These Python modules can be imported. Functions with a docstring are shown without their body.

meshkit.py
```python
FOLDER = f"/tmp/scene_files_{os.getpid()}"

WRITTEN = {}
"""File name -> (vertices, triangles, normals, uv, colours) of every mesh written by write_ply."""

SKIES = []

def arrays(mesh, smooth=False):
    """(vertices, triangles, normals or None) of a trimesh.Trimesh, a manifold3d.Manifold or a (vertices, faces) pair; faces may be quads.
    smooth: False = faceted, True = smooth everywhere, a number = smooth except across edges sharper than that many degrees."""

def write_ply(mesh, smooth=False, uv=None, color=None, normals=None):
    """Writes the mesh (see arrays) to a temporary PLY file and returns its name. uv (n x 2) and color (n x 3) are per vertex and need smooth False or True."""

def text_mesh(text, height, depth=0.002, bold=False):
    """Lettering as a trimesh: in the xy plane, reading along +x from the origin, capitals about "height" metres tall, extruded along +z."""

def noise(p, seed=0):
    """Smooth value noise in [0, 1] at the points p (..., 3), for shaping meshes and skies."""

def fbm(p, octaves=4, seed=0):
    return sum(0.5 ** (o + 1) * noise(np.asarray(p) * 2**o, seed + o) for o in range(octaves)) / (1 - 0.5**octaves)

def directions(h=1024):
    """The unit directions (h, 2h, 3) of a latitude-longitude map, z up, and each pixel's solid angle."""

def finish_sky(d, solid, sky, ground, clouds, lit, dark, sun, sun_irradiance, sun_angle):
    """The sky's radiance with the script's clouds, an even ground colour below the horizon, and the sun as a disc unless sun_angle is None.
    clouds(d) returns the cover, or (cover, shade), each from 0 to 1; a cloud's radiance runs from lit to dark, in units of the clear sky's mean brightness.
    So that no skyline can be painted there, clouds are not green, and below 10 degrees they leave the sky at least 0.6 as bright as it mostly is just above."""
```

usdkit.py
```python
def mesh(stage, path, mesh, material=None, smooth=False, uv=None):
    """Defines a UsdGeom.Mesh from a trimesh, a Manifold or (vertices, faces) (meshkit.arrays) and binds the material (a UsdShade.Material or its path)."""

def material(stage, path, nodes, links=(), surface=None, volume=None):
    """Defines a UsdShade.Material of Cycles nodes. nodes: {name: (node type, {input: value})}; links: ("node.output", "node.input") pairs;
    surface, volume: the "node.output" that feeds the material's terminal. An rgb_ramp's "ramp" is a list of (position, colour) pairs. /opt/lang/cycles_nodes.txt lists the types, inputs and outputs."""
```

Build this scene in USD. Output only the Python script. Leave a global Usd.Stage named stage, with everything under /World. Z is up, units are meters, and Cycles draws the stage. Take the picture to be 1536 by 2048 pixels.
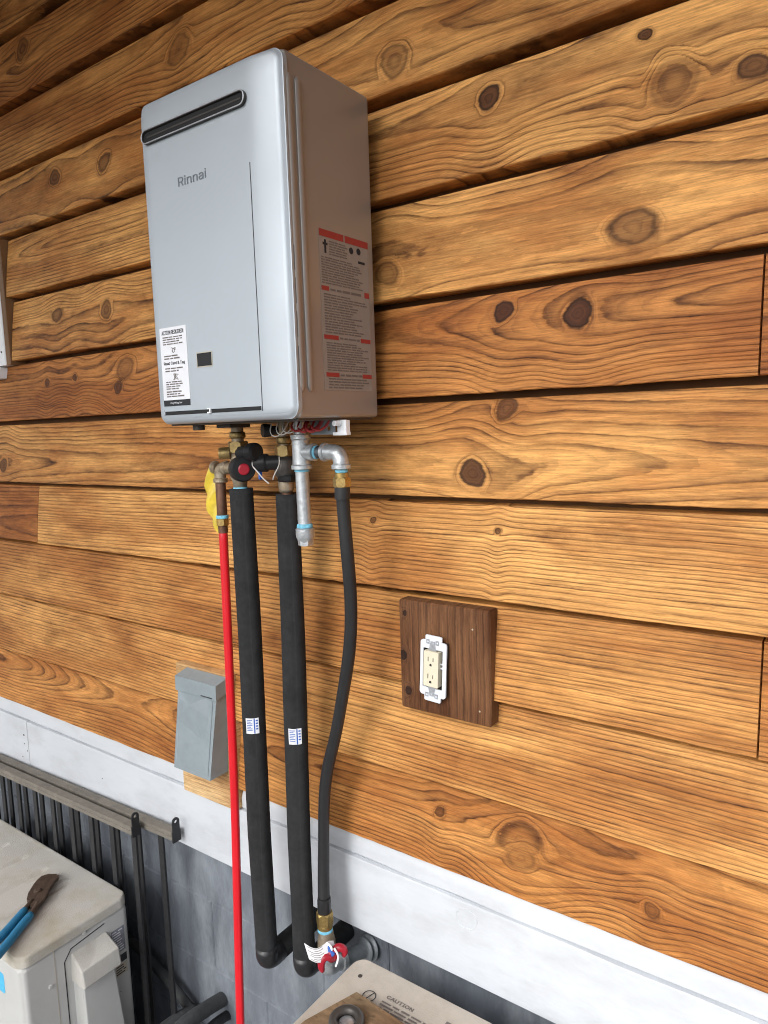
import math, random
import numpy as np
import trimesh, manifold3d, shapely
import shapely.geometry as sg
import meshkit, usdkit
from pxr import Usd, UsdGeom, UsdLux, UsdShade, Gf, Sdf, Vt

stage = Usd.Stage.CreateInMemory()
UsdGeom.SetStageUpAxis(stage, UsdGeom.Tokens.z)
UsdGeom.SetStageMetersPerUnit(stage, 1.0)
UsdGeom.Xform.Define(stage, '/World')
UsdGeom.Scope.Define(stage, '/World/Looks')
PI = math.pi

# ------------------------------------------------------------------ camera, sky, sun, exposure
EXPOSURE = 0.42
SKY_STRENGTH = 0.15
SUN_I, SUN_ANGLE = 0.30, 58.0
SUN_EL, SUN_AZ = math.radians(37), math.atan2(-0.10, -0.99)     # direction towards the sun, rotation = atan2(x, y)
cam = UsdGeom.Camera.Define(stage, '/World/camera')
right = np.array([0.81163776, 0.58327036, -0.03224626])
down = np.array([0.04328462, -0.11509751, -0.9924107])
fwd = np.array([-0.58255522, 0.80408224, -0.11866412])
cm = np.eye(4)
cm[0, :3], cm[1, :3], cm[2, :3], cm[3, :3] = right, -down, -fwd, (0, -1.16, 1.5)
cam.AddTransformOp().Set(Gf.Matrix4d(*cm.ravel().tolist()))
cam.CreateHorizontalApertureAttr(36.0)
cam.CreateVerticalApertureAttr(48.0)
cam.CreateFocalLengthAttr(36.0 * 1427.08 / 1536)
cam.CreateClippingRangeAttr(Gf.Vec2f(0.05, 500))
cam.CreateExposureAttr(EXPOSURE)

usdkit.material(stage, '/World/Looks/sky_look', {
    'sky': ('sky_texture', {'sky_type': 'single_scattering', 'sun_disc': False, 'sun_elevation': SUN_EL, 'sun_rotation': SUN_AZ, 'aerosol_density': 3.0}),
    'tc': ('texture_coordinate', {}),
    'n': ('noise_texture', {'scale': 2.2, 'detail': 6.0, 'roughness': 0.6}),
    'r': ('rgb_ramp', {'ramp': [(0.30, (0.45, 0.45, 0.45)), (0.62, (0.95, 0.95, 0.95))]}),
    'bw': ('rgb_to_bw', {}),
    'cl': ('mix', {'mix_type': 'multiply', 'fac': 1.0, 'color2': (1.22, 1.25, 1.30)}),
    'm': ('mix', {'mix_type': 'mix'}),
    'bg': ('background_shader', {'strength': SKY_STRENGTH})},
    [('tc.generated', 'n.vector'), ('n.fac', 'r.fac'), ('sky.color', 'bw.color'), ('bw.val', 'cl.color1'),
     ('sky.color', 'm.color1'), ('cl.color', 'm.color2'), ('r.color', 'm.fac'), ('m.color', 'bg.color')], surface='bg.background')
dome = UsdLux.DomeLight.Define(stage, '/World/sky')
UsdShade.MaterialBindingAPI.Apply(dome.GetPrim()).Bind(UsdShade.Material.Get(stage, '/World/Looks/sky_look'))
sun = UsdLux.DistantLight.Define(stage, '/World/sun')
sun.CreateIntensityAttr(SUN_I)
sun.CreateAngleAttr(SUN_ANGLE)
sun.CreateColorAttr(Gf.Vec3f(1.0, 0.96, 0.9))
sun.GetPrim().CreateAttribute('inputs:normalize', Sdf.ValueTypeNames.Bool).Set(True)
sd = np.array([math.sin(SUN_AZ) * math.cos(SUN_EL), math.cos(SUN_AZ) * math.cos(SUN_EL), math.sin(SUN_EL)])
sx_ = np.cross([0, 0, 1], sd); sx_ /= np.linalg.norm(sx_)
sm = np.eye(4); sm[0, :3], sm[1, :3], sm[2, :3] = sx_, np.cross(sd, sx_), sd
sun.AddTransformOp().Set(Gf.Matrix4d(*sm.ravel().tolist()))

# ------------------------------------------------------------------ naming and tagging
USED = {}
BASE = {}


def path_for(name, parent):
    root = str(parent.GetPath()) if parent is not None else '/World'
    k = (root, name)
    n = USED.get(k, -1) + 1
    USED[k] = n
    return f'{root}/{name}' if n == 0 else f'{root}/{name}_{n:03d}'


def tag(p, label=None, cat=None, group=None, kind=None):
    for k, v in (('label', label), ('category', cat), ('group', group), ('kind', kind)):
        if v:
            p.SetCustomDataByKey(k, v)
    return p


def thing(name, label, cat, base, group=None):
    x = UsdGeom.Xform.Define(stage, path_for(name, None))
    x.AddTranslateOp().Set(Gf.Vec3d(*map(float, base)))
    p = x.GetPrim()
    BASE[str(p.GetPath())] = np.asarray(base, float)
    return tag(p, label, cat, group)


def offset_of(parent):
    if parent is None:
        return np.zeros(3)
    top = '/'.join(str(parent.GetPath()).split('/')[:3])
    return BASE.get(top, np.zeros(3))


def arr(m):
    if isinstance(m, (list,)):
        m = cat_(m)
    if hasattr(m, 'to_mesh'):
        q = m.to_mesh()
        return trimesh.Trimesh(np.array(q.vert_properties[:, :3]), np.array(q.tri_verts), process=False)
    if isinstance(m, tuple):
        v, f = np.asarray(m[0], float), np.asarray(m[1], int)
        if f.shape[1] == 4:
            f = np.vstack([f[:, [0, 1, 2]], f[:, [0, 2, 3]]])
        return trimesh.Trimesh(v, f, process=False)
    return m


HEATER_SIZE = .963
HEATER_DRAWN, HEATER_AT = np.array((-1.009, -.140, 1.518)), np.array((-.9717, -.1777, 1.5173))


def cat_(ms):
    return trimesh.util.concatenate([arr(m) for m in ms])


def part(name, m, mat, parent, smooth=35, label=None, kind=None, attrs=None):
    """One mesh (given in world metres) as a child of its thing, part or piece."""
    m = arr(m).copy()
    if parent is not None and str(parent.GetPath()).startswith('/World/water_heater'):      # drawn for a 37 cm wide case, hung as one of 35 cm, clear of the laps
        m.vertices = HEATER_AT + HEATER_SIZE * (np.asarray(m.vertices) - HEATER_DRAWN)
    m.vertices = np.asarray(m.vertices) - offset_of(parent)
    g = usdkit.mesh(stage, path_for(name, parent), m, '/World/Looks/' + mat, smooth=smooth)
    if attrs:
        for k, a in attrs.items():
            UsdGeom.PrimvarsAPI(g).CreatePrimvar(k, Sdf.ValueTypeNames.FloatArray, 'vertex').Set(Vt.FloatArray.FromNumpy(np.asarray(a, np.float32)))
    tag(g.GetPrim(), label, kind=kind)
    return g.GetPrim()


def single(name, m, mat, label=None, cat=None, kind=None, smooth=35, group=None):
    p = part(name, m, mat, None, smooth)
    return tag(p, label, cat, group, kind)


# ------------------------------------------------------------------ shape helpers
def box(x0, x1, y0, y1, z0, z1, c=0.0):
    """Axis-aligned box, edges chamfered by c."""
    if c <= 0:
        m = trimesh.creation.box((x1 - x0, y1 - y0, z1 - z0))
        m.apply_translation(((x0 + x1) / 2, (y0 + y1) / 2, (z0 + z1) / 2))
        return m
    pts = []
    for a in (0, 1):
        for b in (0, 1):
            for d in (0, 1):
                P = np.array([(x0, x1)[a], (y0, y1)[b], (z0, z1)[d]])
                S = np.array([(1, -1)[a], (1, -1)[b], (1, -1)[d]]) * c
                for k in range(3):
                    q = P + S
                    q[k] = P[k]
                    pts.append(q)
    return arr(manifold3d.Manifold.hull_points(np.array(pts)))


def rbox(x0, x1, y0, y1, z0, z1, r, n=12):
    """Box rounded by spheres."""
    s = manifold3d.Manifold.sphere(r, n)
    ms = [s.translate((x, y, z)) for x in (x0 + r, x1 - r) for y in (y0 + r, y1 - r) for z in (z0 + r, z1 - r)]
    return arr(manifold3d.Manifold.batch_hull(ms))


def frame_of(t):
    t = np.asarray(t, float) / np.linalg.norm(t)
    a = np.cross(t, (0, 0, 1.0) if abs(t[2]) < 0.9 else (1.0, 0, 0))
    a /= np.linalg.norm(a)
    return t, a, np.cross(t, a)


def orient(m, p, t):
    """A mesh made along +z moved so that its axis runs from p along t."""
    t, a, b = frame_of(t)
    T = np.eye(4)
    T[:3, 0], T[:3, 1], T[:3, 2], T[:3, 3] = a, b, t, p
    m = arr(m).copy()
    m.apply_transform(T)
    if np.linalg.det(T[:3, :3]) < 0:
        m.invert()
    return m


def lathe(profile, p=(0, 0, 0), t=(0, 0, 1), n=24):
    """profile: (radius, height) pairs along the axis t from p, closed to the axis at both ends."""
    pr = [(0.0, profile[0][1])] + list(profile) + [(0.0, profile[-1][1])]
    pr = np.array([(max(r, 0.0), h) for r, h in pr])
    if pr[0, 1] > pr[-1, 1]:
        pr = pr[::-1]
    return orient(trimesh.creation.revolve(pr, sections=n), p, t)


def cyl(p, q, r, n=20, c=0.0):
    p, q = np.asarray(p, float), np.asarray(q, float)
    L = np.linalg.norm(q - p)
    c = c or min(r, L) * 0.08
    return lathe([(r - c, 0), (r, c), (r, L - c), (r - c, L)], p, q - p, n)


def hexnut(p, q, r):
    p, q = np.asarray(p, float), np.asarray(q, float)
    L = np.linalg.norm(q - p)
    m = manifold3d.Manifold.cylinder(L, r, r, 6) ^ arr_to_man(lathe([(r * 0.88, 0), (r * 1.0, L * 0.16), (r * 1.0, L * 0.84), (r * 0.88, L)], n=30))
    return orient(m, p, q - p)


def arr_to_man(m):
    m = arr(m)
    m = trimesh.Trimesh(m.vertices, m.faces, process=True)
    m.merge_vertices()
    M = manifold3d.Manifold(manifold3d.Mesh(np.asarray(m.vertices, np.float32), np.asarray(m.faces, np.uint32)))
    return M


def smooth_path(pts, n=40):
    from scipy.interpolate import CubicSpline
    pts = np.asarray(pts, float)
    s = np.r_[0, np.cumsum(np.linalg.norm(np.diff(pts, axis=0), axis=1))]
    return CubicSpline(s, pts, bc_type='natural')(np.linspace(0, s[-1], n))


def rounded_path(pts, rad, n=7):
    """Polyline with its corners rounded."""
    pts = [np.asarray(p, float) for p in pts]
    out = [pts[0]]
    for a, b, c in zip(pts, pts[1:], pts[2:]):
        u, w = (a - b) / np.linalg.norm(a - b), (c - b) / np.linalg.norm(c - b)
        for k in range(n + 1):
            s = k / n
            p0, p1 = b + u * rad, b + w * rad
            out.append((1 - s) ** 2 * p0 + 2 * s * (1 - s) * b + s * s * p1)
    return np.array(out + [pts[-1]])


def tube(pts, r, n=16):
    """Closed tube along a polyline, parallel-transport frames; r may vary along it."""
    p = np.asarray(pts, float)
    r = np.broadcast_to(r, len(p))
    t = np.gradient(p, axis=0)
    t /= np.linalg.norm(t, axis=1, keepdims=True)
    _, a, _ = frame_of(t[0])
    rings = []
    for i in range(len(p)):
        a = a - t[i] * (a @ t[i])
        a /= np.linalg.norm(a)
        b = np.cross(t[i], a)
        ang = np.arange(n) * 2 * PI / n
        rings.append(p[i] + r[i] * (np.cos(ang)[:, None] * a + np.sin(ang)[:, None] * b))
    v = np.vstack(rings + [p[:1], p[-1:]])
    f = []
    for i in range(len(p) - 1):
        for j in range(n):
            k = (j + 1) % n
            f += [(i * n + j, i * n + k, (i + 1) * n + k), (i * n + j, (i + 1) * n + k, (i + 1) * n + j)]
    e0, e1, o = len(v) - 2, len(v) - 1, (len(p) - 1) * n
    for j in range(n):
        k = (j + 1) % n
        f += [(e0, k, j), (e1, o + j, o + k)]
    return trimesh.Trimesh(v, f, process=False)


def extrude(poly, depth, O, ea, eb):
    """A shapely polygon in the plane (O, ea, eb), thickness 'depth' along ea x eb."""
    ms = [trimesh.creation.extrude_polygon(g, depth, engine='earcut') for g in getattr(poly, 'geoms', [poly])]
    m = trimesh.util.concatenate(ms)
    return place(m, O, ea, eb)


def place(m, O, ea, eb):
    ea, eb = np.asarray(ea, float), np.asarray(eb, float)
    T = np.eye(4)
    T[:3, 0], T[:3, 1], T[:3, 2], T[:3, 3] = ea, eb, np.cross(ea, eb), O
    m = arr(m).copy()
    m.apply_transform(T)
    return m


def rrect(w, h, r, n=6):
    return sg.box(r, r, w - r, h - r).buffer(r, quad_segs=n)


def words(w, h, rows, seed, fill=0.62, O=(0, 0, 0), ea=(1, 0, 0), eb=(0, 0, 1), ragged=0.3, t=0.0003):
    """Lines of small print: each word a thin raised dash, in a plane."""
    rg = random.Random(seed)
    ms = []
    pitch = h / rows
    for i in range(rows):
        y = h - (i + 1) * pitch + pitch * (1 - fill) / 2
        end = w * (1 - rg.random() * ragged)
        x = 0.0
        while x < end - pitch:
            L = min(pitch * rg.uniform(1.2, 4.2), end - x)
            hh = pitch * fill * rg.uniform(0.75, 1.0)
            ms.append(trimesh.creation.box((L, hh, t), trimesh.transformations.translation_matrix((x + L / 2, y + hh / 2, t / 2))))
            x += L + pitch * rg.uniform(0.35, 0.7)
    return place(trimesh.util.concatenate(ms), O, ea, eb)


def lettering(text, width, height, O, ea, eb, depth=0.0004, bold=False):
    m = meshkit.text_mesh(text, height, depth, bold)
    b = m.bounds
    m.apply_translation((-b[0][0], -b[0][1], 0))
    m.apply_scale((width / (b[1][0] - b[0][0]), height / (b[1][1] - b[0][1]), 1))
    return place(m, O, ea, eb)


# ------------------------------------------------------------------ materials
def pm(name, color, rough=0.5, metal=0.0, var=0.0, vscale=6.0, bump=0.0, bscale=200.0, spec=0.5, dark=None, stain=0.0, stain_color=(0.3, 0.25, 0.18), stain_scale=9.0, coat=0.0, stretch=(1, 1, 1), rvar=0.12):
    """Principled with uneven tone, stains and fine relief, all from noise in world metres."""
    N = {'g': ('geometry', {}), 'mp': ('mapping', {'scale': stretch}),
         'n1': ('noise_texture', {'scale': vscale, 'detail': 5.0, 'roughness': 0.6}),
         'r1': ('rgb_ramp', {'ramp': [(0.3, tuple(max(c * (1 - var), 0) for c in color)), (0.7, tuple(min(c * (1 + var), 1) for c in color))]}),
         'n2': ('noise_texture', {'scale': stain_scale, 'detail': 7.0, 'roughness': 0.68}),
         'r2': ('rgb_ramp', {'ramp': [(0.46, (0, 0, 0)), (0.68, (stain,) * 3)]}),
         'mx': ('mix', {'mix_type': 'mix', 'color2': stain_color}),
         'nr': ('noise_texture', {'scale': vscale * 3, 'detail': 4.0}),
         'rr': ('map_range', {'from_min': 0.3, 'from_max': 0.7, 'to_min': rough - rvar * rough, 'to_max': min(rough + rvar * rough, 1.0)}),
         'nb': ('noise_texture', {'scale': bscale, 'detail': 3.0}),
         'b': ('bump', {'strength': bump, 'distance': 0.002}),
         'p': ('principled_bsdf', {'metallic': metal, 'specular_ior_level': spec, 'coat_weight': coat, 'coat_roughness': 0.2})}
    Ls = [('g.position', 'mp.vector'), ('mp.vector', 'n1.vector'), ('n1.fac', 'r1.fac'), ('mp.vector', 'n2.vector'), ('n2.fac', 'r2.fac'),
          ('r1.color', 'mx.color1'), ('r2.color', 'mx.fac'), ('mx.color', 'p.base_color'), ('mp.vector', 'nr.vector'), ('nr.fac', 'rr.value'), ('rr.result', 'p.roughness')]
    if bump:
        Ls += [('mp.vector', 'nb.vector'), ('nb.fac', 'b.height'), ('b.normal', 'p.normal')]
    return usdkit.material(stage, '/World/Looks/' + name, N, Ls, surface='p.BSDF')


def wood(name, light, mid, line, knot, line_amt=0.8, rough=0.55, bump=0.5, upright=False):
    sw = (lambda t: (t[2], t[1], t[0])) if upright else (lambda t: t)
    """Pine: growth rings follow the 'grain' attribute (a ring count worked out in mesh code), knots follow 'knot' (distance over radius)."""
    N = {
        'ga': ('attribute', {'attribute': 'grain'}), 'ka': ('attribute', {'attribute': 'knot'}), 'kd': ('attribute', {'attribute': 'knotdark'}), 'ta': ('attribute', {'attribute': 'tone'}), 'sa': ('attribute', {'attribute': 'seed'}),
        'g': ('geometry', {}), 'sv': ('combine_xyz', {'y': 0.0}), 'add': ('mix', {'mix_type': 'add', 'fac': 1.0}),
        # fibres, slow colour drift, blotches
        'mf': ('mapping', {'scale': sw((14.0, 60.0, 420.0))}), 'nf': ('noise_texture', {'scale': 1.0, 'detail': 4.0, 'roughness': 0.65}),
        'ml': ('mapping', {'scale': sw((2.2, 2.0, 9.0))}), 'nl': ('noise_texture', {'scale': 1.0, 'detail': 5.0, 'roughness': 0.6}),
        'mb': ('mapping', {'scale': sw((6.0, 4.0, 30.0))}), 'nb': ('noise_texture', {'scale': 1.0, 'detail': 6.0, 'roughness': 0.7}),
        'mw': ('mapping', {'scale': (30.0, 30.0, 90.0)}), 'nw': ('noise_texture', {'scale': 1.0, 'detail': 4.0}),
        'ng': ('noise_texture', {'scale': 900.0, 'detail': 2.0}),
        'jit': ('math', {'math_type': 'multiply_add', 'value2': 0.30, 'value3': -0.15}),
        'gs': ('math', {'math_type': 'add'}),
        'fr': ('math', {'math_type': 'fraction'}),
        'prof': ('rgb_ramp', {'ramp': [(0.0, (0.30,) * 3), (0.10, (0.04,) * 3), (0.30, (0.0,) * 3), (0.62, (0.20,) * 3), (0.82, (0.62,) * 3), (0.92, (1.0,) * 3), (0.965, (0.95,) * 3), (1.0, (0.32,) * 3)]}),
        'lam': ('map_range', {'from_min': 0.30, 'from_max': 0.70, 'to_min': 0.25 * line_amt, 'to_max': 1.25 * line_amt}),
        'la': ('math', {'math_type': 'multiply', 'use_clamp': True}),
        'rl': ('rgb_ramp', {'ramp': [(0.28, mid), (0.5, tuple(0.5 * (a + b) for a, b in zip(light, mid))), (0.72, light)]}),
        'c1': ('mix', {'mix_type': 'mix', 'color2': line}),
        'fm': ('map_range', {'from_min': 0.25, 'from_max': 0.75, 'to_min': 0.60, 'to_max': 1.36}),
        'c2': ('mix', {'mix_type': 'multiply', 'fac': 1.0}),
        # knots
        'km': ('map_range', {'range_type': 'smoothstep', 'from_min': 1.12, 'from_max': 0.90, 'to_min': 0.0, 'to_max': 1.0, 'clamp': True}),
        'kj': ('math', {'math_type': 'multiply_add', 'value2': 0.5}),
        'kjm': ('math', {'math_type': 'subtract', 'value2': 0.25}),
        'kf': ('math', {'math_type': 'multiply', 'use_clamp': True}),
        'kh': ('map_range', {'range_type': 'smoothstep', 'from_min': 2.3, 'from_max': 1.0, 'to_min': 0.0, 'to_max': 0.42, 'clamp': True}),
        'khf': ('math', {'math_type': 'multiply', 'use_clamp': True}),
        'c3': ('mix', {'mix_type': 'mix', 'color2': tuple(0.62 * a + 0.38 * b for a, b in zip(mid, line))}),
        'kr': ('math', {'math_type': 'multiply', 'value2': 2.1}), 'krf': ('math', {'math_type': 'fraction'}),
        'krc': ('rgb_ramp', {'ramp': [(0.0, tuple(k * 1.15 for k in knot)), (0.7, tuple(k * 0.95 for k in knot)), (0.9, tuple(k * 0.72 for k in knot)), (1.0, tuple(k * 1.1 for k in knot))]}),
        'c4': ('mix', {'mix_type': 'mix'}),
        'edge': ('rgb_ramp', {'ramp': [(0.0, (0,) * 3), (0.40, (0,) * 3), (0.5, (1,) * 3), (0.6, (0,) * 3), (1.0, (0,) * 3)]}),
        'eh': ('math', {'math_type': 'multiply', 'value2': 0.5}),
        'ef': ('math', {'math_type': 'multiply', 'use_clamp': True}),
        'c5': ('mix', {'mix_type': 'mix', 'color2': tuple(k * 0.35 for k in knot)}),
        # grey weather marks and reddish blotches
        'st': ('rgb_ramp', {'ramp': [(0.60, (0, 0, 0)), (0.74, (0.55,) * 3)]}),
        'c6': ('mix', {'mix_type': 'multiply', 'color2': (0.42, 0.40, 0.38)}),
        'bl': ('rgb_ramp', {'ramp': [(0.40, (0.66, 0.47, 0.34)), (0.56, (1, 1, 1))]}),
        'c7': ('mix', {'mix_type': 'multiply', 'fac': 0.55}),
        'ts': ('math', {'math_type': 'multiply', 'value2': 0.909}),
        'tr': ('rgb_ramp', {'ramp': [(0.0, (0.3, 0.22, 0.18)), (0.60, (0.66, 0.50, 0.42)), (0.73, (0.80, 0.69, 0.61)), (0.82, (0.90, 0.86, 0.82)), (0.91, (1.0, 1.0, 1.0)), (1.0, (1.10, 1.12, 1.14))]}),
        'c8': ('mix', {'mix_type': 'multiply', 'fac': 1.0}),
        # thin secondary rings, pores, stain laid on in uneven coats
        'g3': ('math', {'math_type': 'multiply', 'value2': 2.73}), 'g3f': ('math', {'math_type': 'fraction'}),
        'g3r': ('rgb_ramp', {'ramp': [(0.0, (1.0,) * 3), (0.55, (1.05,) * 3), (0.85, (0.70,) * 3), (0.97, (0.62,) * 3), (1.0, (0.9,) * 3)]}),
        'c9': ('mix', {'mix_type': 'multiply'}),
        'mp_': ('mapping', {'scale': sw((55.0, 100.0, 900.0))}), 'np_': ('noise_texture', {'scale': 1.0, 'detail': 3.0, 'roughness': 0.7}),
        'pr': ('rgb_ramp', {'ramp': [(0.58, (1.0,) * 3), (0.70, (0.45,) * 3)]}),
        'c10': ('mix', {'mix_type': 'multiply', 'fac': 0.75}),
        'mc': ('mapping', {'scale': sw((4.2, 3.0, 13.0)), 'location': (3.1, 0.4, 7.7)}), 'nc': ('noise_texture', {'scale': 1.0, 'detail': 7.0, 'roughness': 0.72, 'distortion': 0.6}),
        'cr': ('rgb_ramp', {'ramp': [(0.28, (0.56, 0.46, 0.38)), (0.42, (0.94, 0.90, 0.86)), (0.55, (1.15, 1.15, 1.15)), (0.72, (1.36, 1.38, 1.42))]}),
        'c11': ('mix', {'mix_type': 'multiply', 'fac': 0.9}),
        'bh': ('math', {'math_type': 'multiply_add', 'value2': 0.55}),
        'bf': ('math', {'math_type': 'multiply', 'value2': 0.6}),
        'bg_': ('math', {'math_type': 'multiply_add', 'value2': 0.22}),
        'b': ('bump', {'strength': bump, 'distance': 0.0022}),
        'p': ('principled_bsdf', {'roughness': rough, 'specular_ior_level': 0.22})}
    L = [('sa.fac', 'sv.x'), ('sa.fac', 'sv.z'), ('g.position', 'add.color1'), ('sv.vector', 'add.color2')]
    for a in ('f', 'l', 'b', 'w'):
        L += [('add.color', f'm{a}.vector'), (f'm{a}.vector', f'n{a}.vector')]
    L += [('nw.fac', 'jit.value1'), ('ga.fac', 'gs.value1'), ('jit.value', 'gs.value2'), ('gs.value', 'fr.value1'), ('fr.value', 'prof.fac'),
          ('nb.fac', 'lam.value'), ('prof.color', 'la.value1'), ('lam.result', 'la.value2'),
          ('nl.fac', 'rl.fac'), ('rl.color', 'c1.color1'), ('la.value', 'c1.fac'),
          ('nf.fac', 'fm.value'), ('c1.color', 'c2.color1'), ('fm.result', 'c2.color2'),
          ('nw.fac', 'kj.value1'), ('ka.fac', 'kj.value3'), ('kj.value', 'kjm.value1'), ('kjm.value', 'km.value'), ('km.result', 'kf.value1'), ('kd.fac', 'kf.value2'),
          ('kjm.value', 'kh.value'), ('kh.result', 'khf.value1'), ('kd.fac', 'khf.value2'), ('c2.color', 'c3.color1'), ('khf.value', 'c3.fac'),
          ('kjm.value', 'kr.value1'), ('kr.value', 'krf.value1'), ('krf.value', 'krc.fac'), ('c3.color', 'c4.color1'), ('krc.color', 'c4.color2'), ('kf.value', 'c4.fac'),
          ('kjm.value', 'eh.value1'), ('eh.value', 'edge.fac'), ('edge.color', 'ef.value1'), ('kd.fac', 'ef.value2'), ('c4.color', 'c5.color1'), ('ef.value', 'c5.fac'),
          ('nb.fac', 'st.fac'), ('c5.color', 'c6.color1'), ('st.color', 'c6.fac'),
          ('nl.fac', 'bl.fac'), ('c6.color', 'c7.color1'), ('bl.color', 'c7.color2'),
          ('gs.value', 'g3.value1'), ('g3.value', 'g3f.value1'), ('g3f.value', 'g3r.fac'), ('c7.color', 'c9.color1'), ('g3r.color', 'c9.color2'), ('nb.fac', 'c9.fac'),
          ('add.color', 'mp_.vector'), ('mp_.vector', 'np_.vector'), ('np_.fac', 'pr.fac'), ('c9.color', 'c10.color1'), ('pr.color', 'c10.color2'),
          ('add.color', 'mc.vector'), ('mc.vector', 'nc.vector'), ('nc.fac', 'cr.fac'), ('c10.color', 'c11.color1'), ('cr.color', 'c11.color2'), ('c11.color', 'c8.color1'), ('ta.fac', 'ts.value1'), ('ts.value', 'tr.fac'), ('tr.color', 'c8.color2'), ('c8.color', 'p.base_color'),
          ('nf.fac', 'bf.value1'), ('prof.color', 'bh.value1'), ('bf.value', 'bh.value3'), ('ng.fac', 'bg_.value1'), ('bh.value', 'bg_.value3'), ('bg_.value', 'b.height'), ('b.normal', 'p.normal')]
    return usdkit.material(stage, '/World/Looks/' + name, N, L, surface='p.BSDF')


wood('stained_pine', (0.69, 0.358, 0.112), (0.465, 0.212, 0.059), (0.080, 0.027, 0.008), (0.090, 0.034, 0.011), line_amt=0.9, rough=0.55, bump=0.8)
wood('dark_pine', (0.17, 0.078, 0.034), (0.10, 0.044, 0.020), (0.030, 0.013, 0.008), (0.02, 0.010, 0.007), line_amt=0.7, rough=0.5, upright=True)
wood('raw_pine', (0.62, 0.43, 0.22), (0.50, 0.31, 0.14), (0.26, 0.13, 0.05), (0.2, 0.1, 0.05), line_amt=0.45, rough=0.7, bump=0.9)
wood('old_board', (0.30, 0.215, 0.13), (0.22, 0.15, 0.088), (0.15, 0.08, 0.035), (0.1, 0.05, 0.03), line_amt=0.5, rough=0.8, bump=0.8)
pm('sheathing', (0.13, 0.06, 0.022), 0.9)
pm('white_paint', (0.53, 0.555, 0.585), 0.55, var=0.06, vscale=5, bump=0.35, bscale=60, stain=0.5, stain_color=(0.40, 0.41, 0.43), stain_scale=11, stretch=(0.6, 1, 1.4))
pm('white_trim', (0.84, 0.86, 0.88), 0.35, var=0.02)
pm('gray_block', (0.122, 0.136, 0.158), 0.62, var=0.30, vscale=7, bump=0.9, bscale=130, stain=0.55, stain_color=(0.29, 0.32, 0.345), stain_scale=6, stretch=(1.6, 1, 0.6))
pm('gray_mortar', (0.085, 0.095, 0.112), 0.8, var=0.25, vscale=20, bump=0.8, bscale=180)
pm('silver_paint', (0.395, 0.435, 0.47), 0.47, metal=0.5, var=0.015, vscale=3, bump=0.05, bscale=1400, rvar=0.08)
pm('silver_wood_bounce', (0.345, 0.318, 0.295), 0.42, metal=0.62, var=0.02, vscale=3, bump=0.05, bscale=1400)  # same silver with brown bounce light from the wood wall mixed into its colour
pm('seam_dark', (0.02, 0.021, 0.023), 0.5)
pm('black_plastic', (0.012, 0.012, 0.013), 0.45, spec=0.25)
pm('dark_steel', (0.075, 0.068, 0.062), 0.42, metal=0.6, var=0.2, vscale=30)
pm('logo_gray', (0.16, 0.18, 0.20), 0.35, metal=0.3)
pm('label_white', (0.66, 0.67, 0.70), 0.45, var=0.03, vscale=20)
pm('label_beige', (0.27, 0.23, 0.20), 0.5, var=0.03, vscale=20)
pm('label_ink', (0.025, 0.025, 0.028), 0.6, spec=0.2)
pm('label_soft_ink', (0.13, 0.11, 0.10), 0.6)
pm('label_red', (0.30, 0.03, 0.026), 0.5)
pm('label_blue', (0.03, 0.10, 0.38), 0.5)
pm('label_tan', (0.42, 0.38, 0.30), 0.5)
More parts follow.
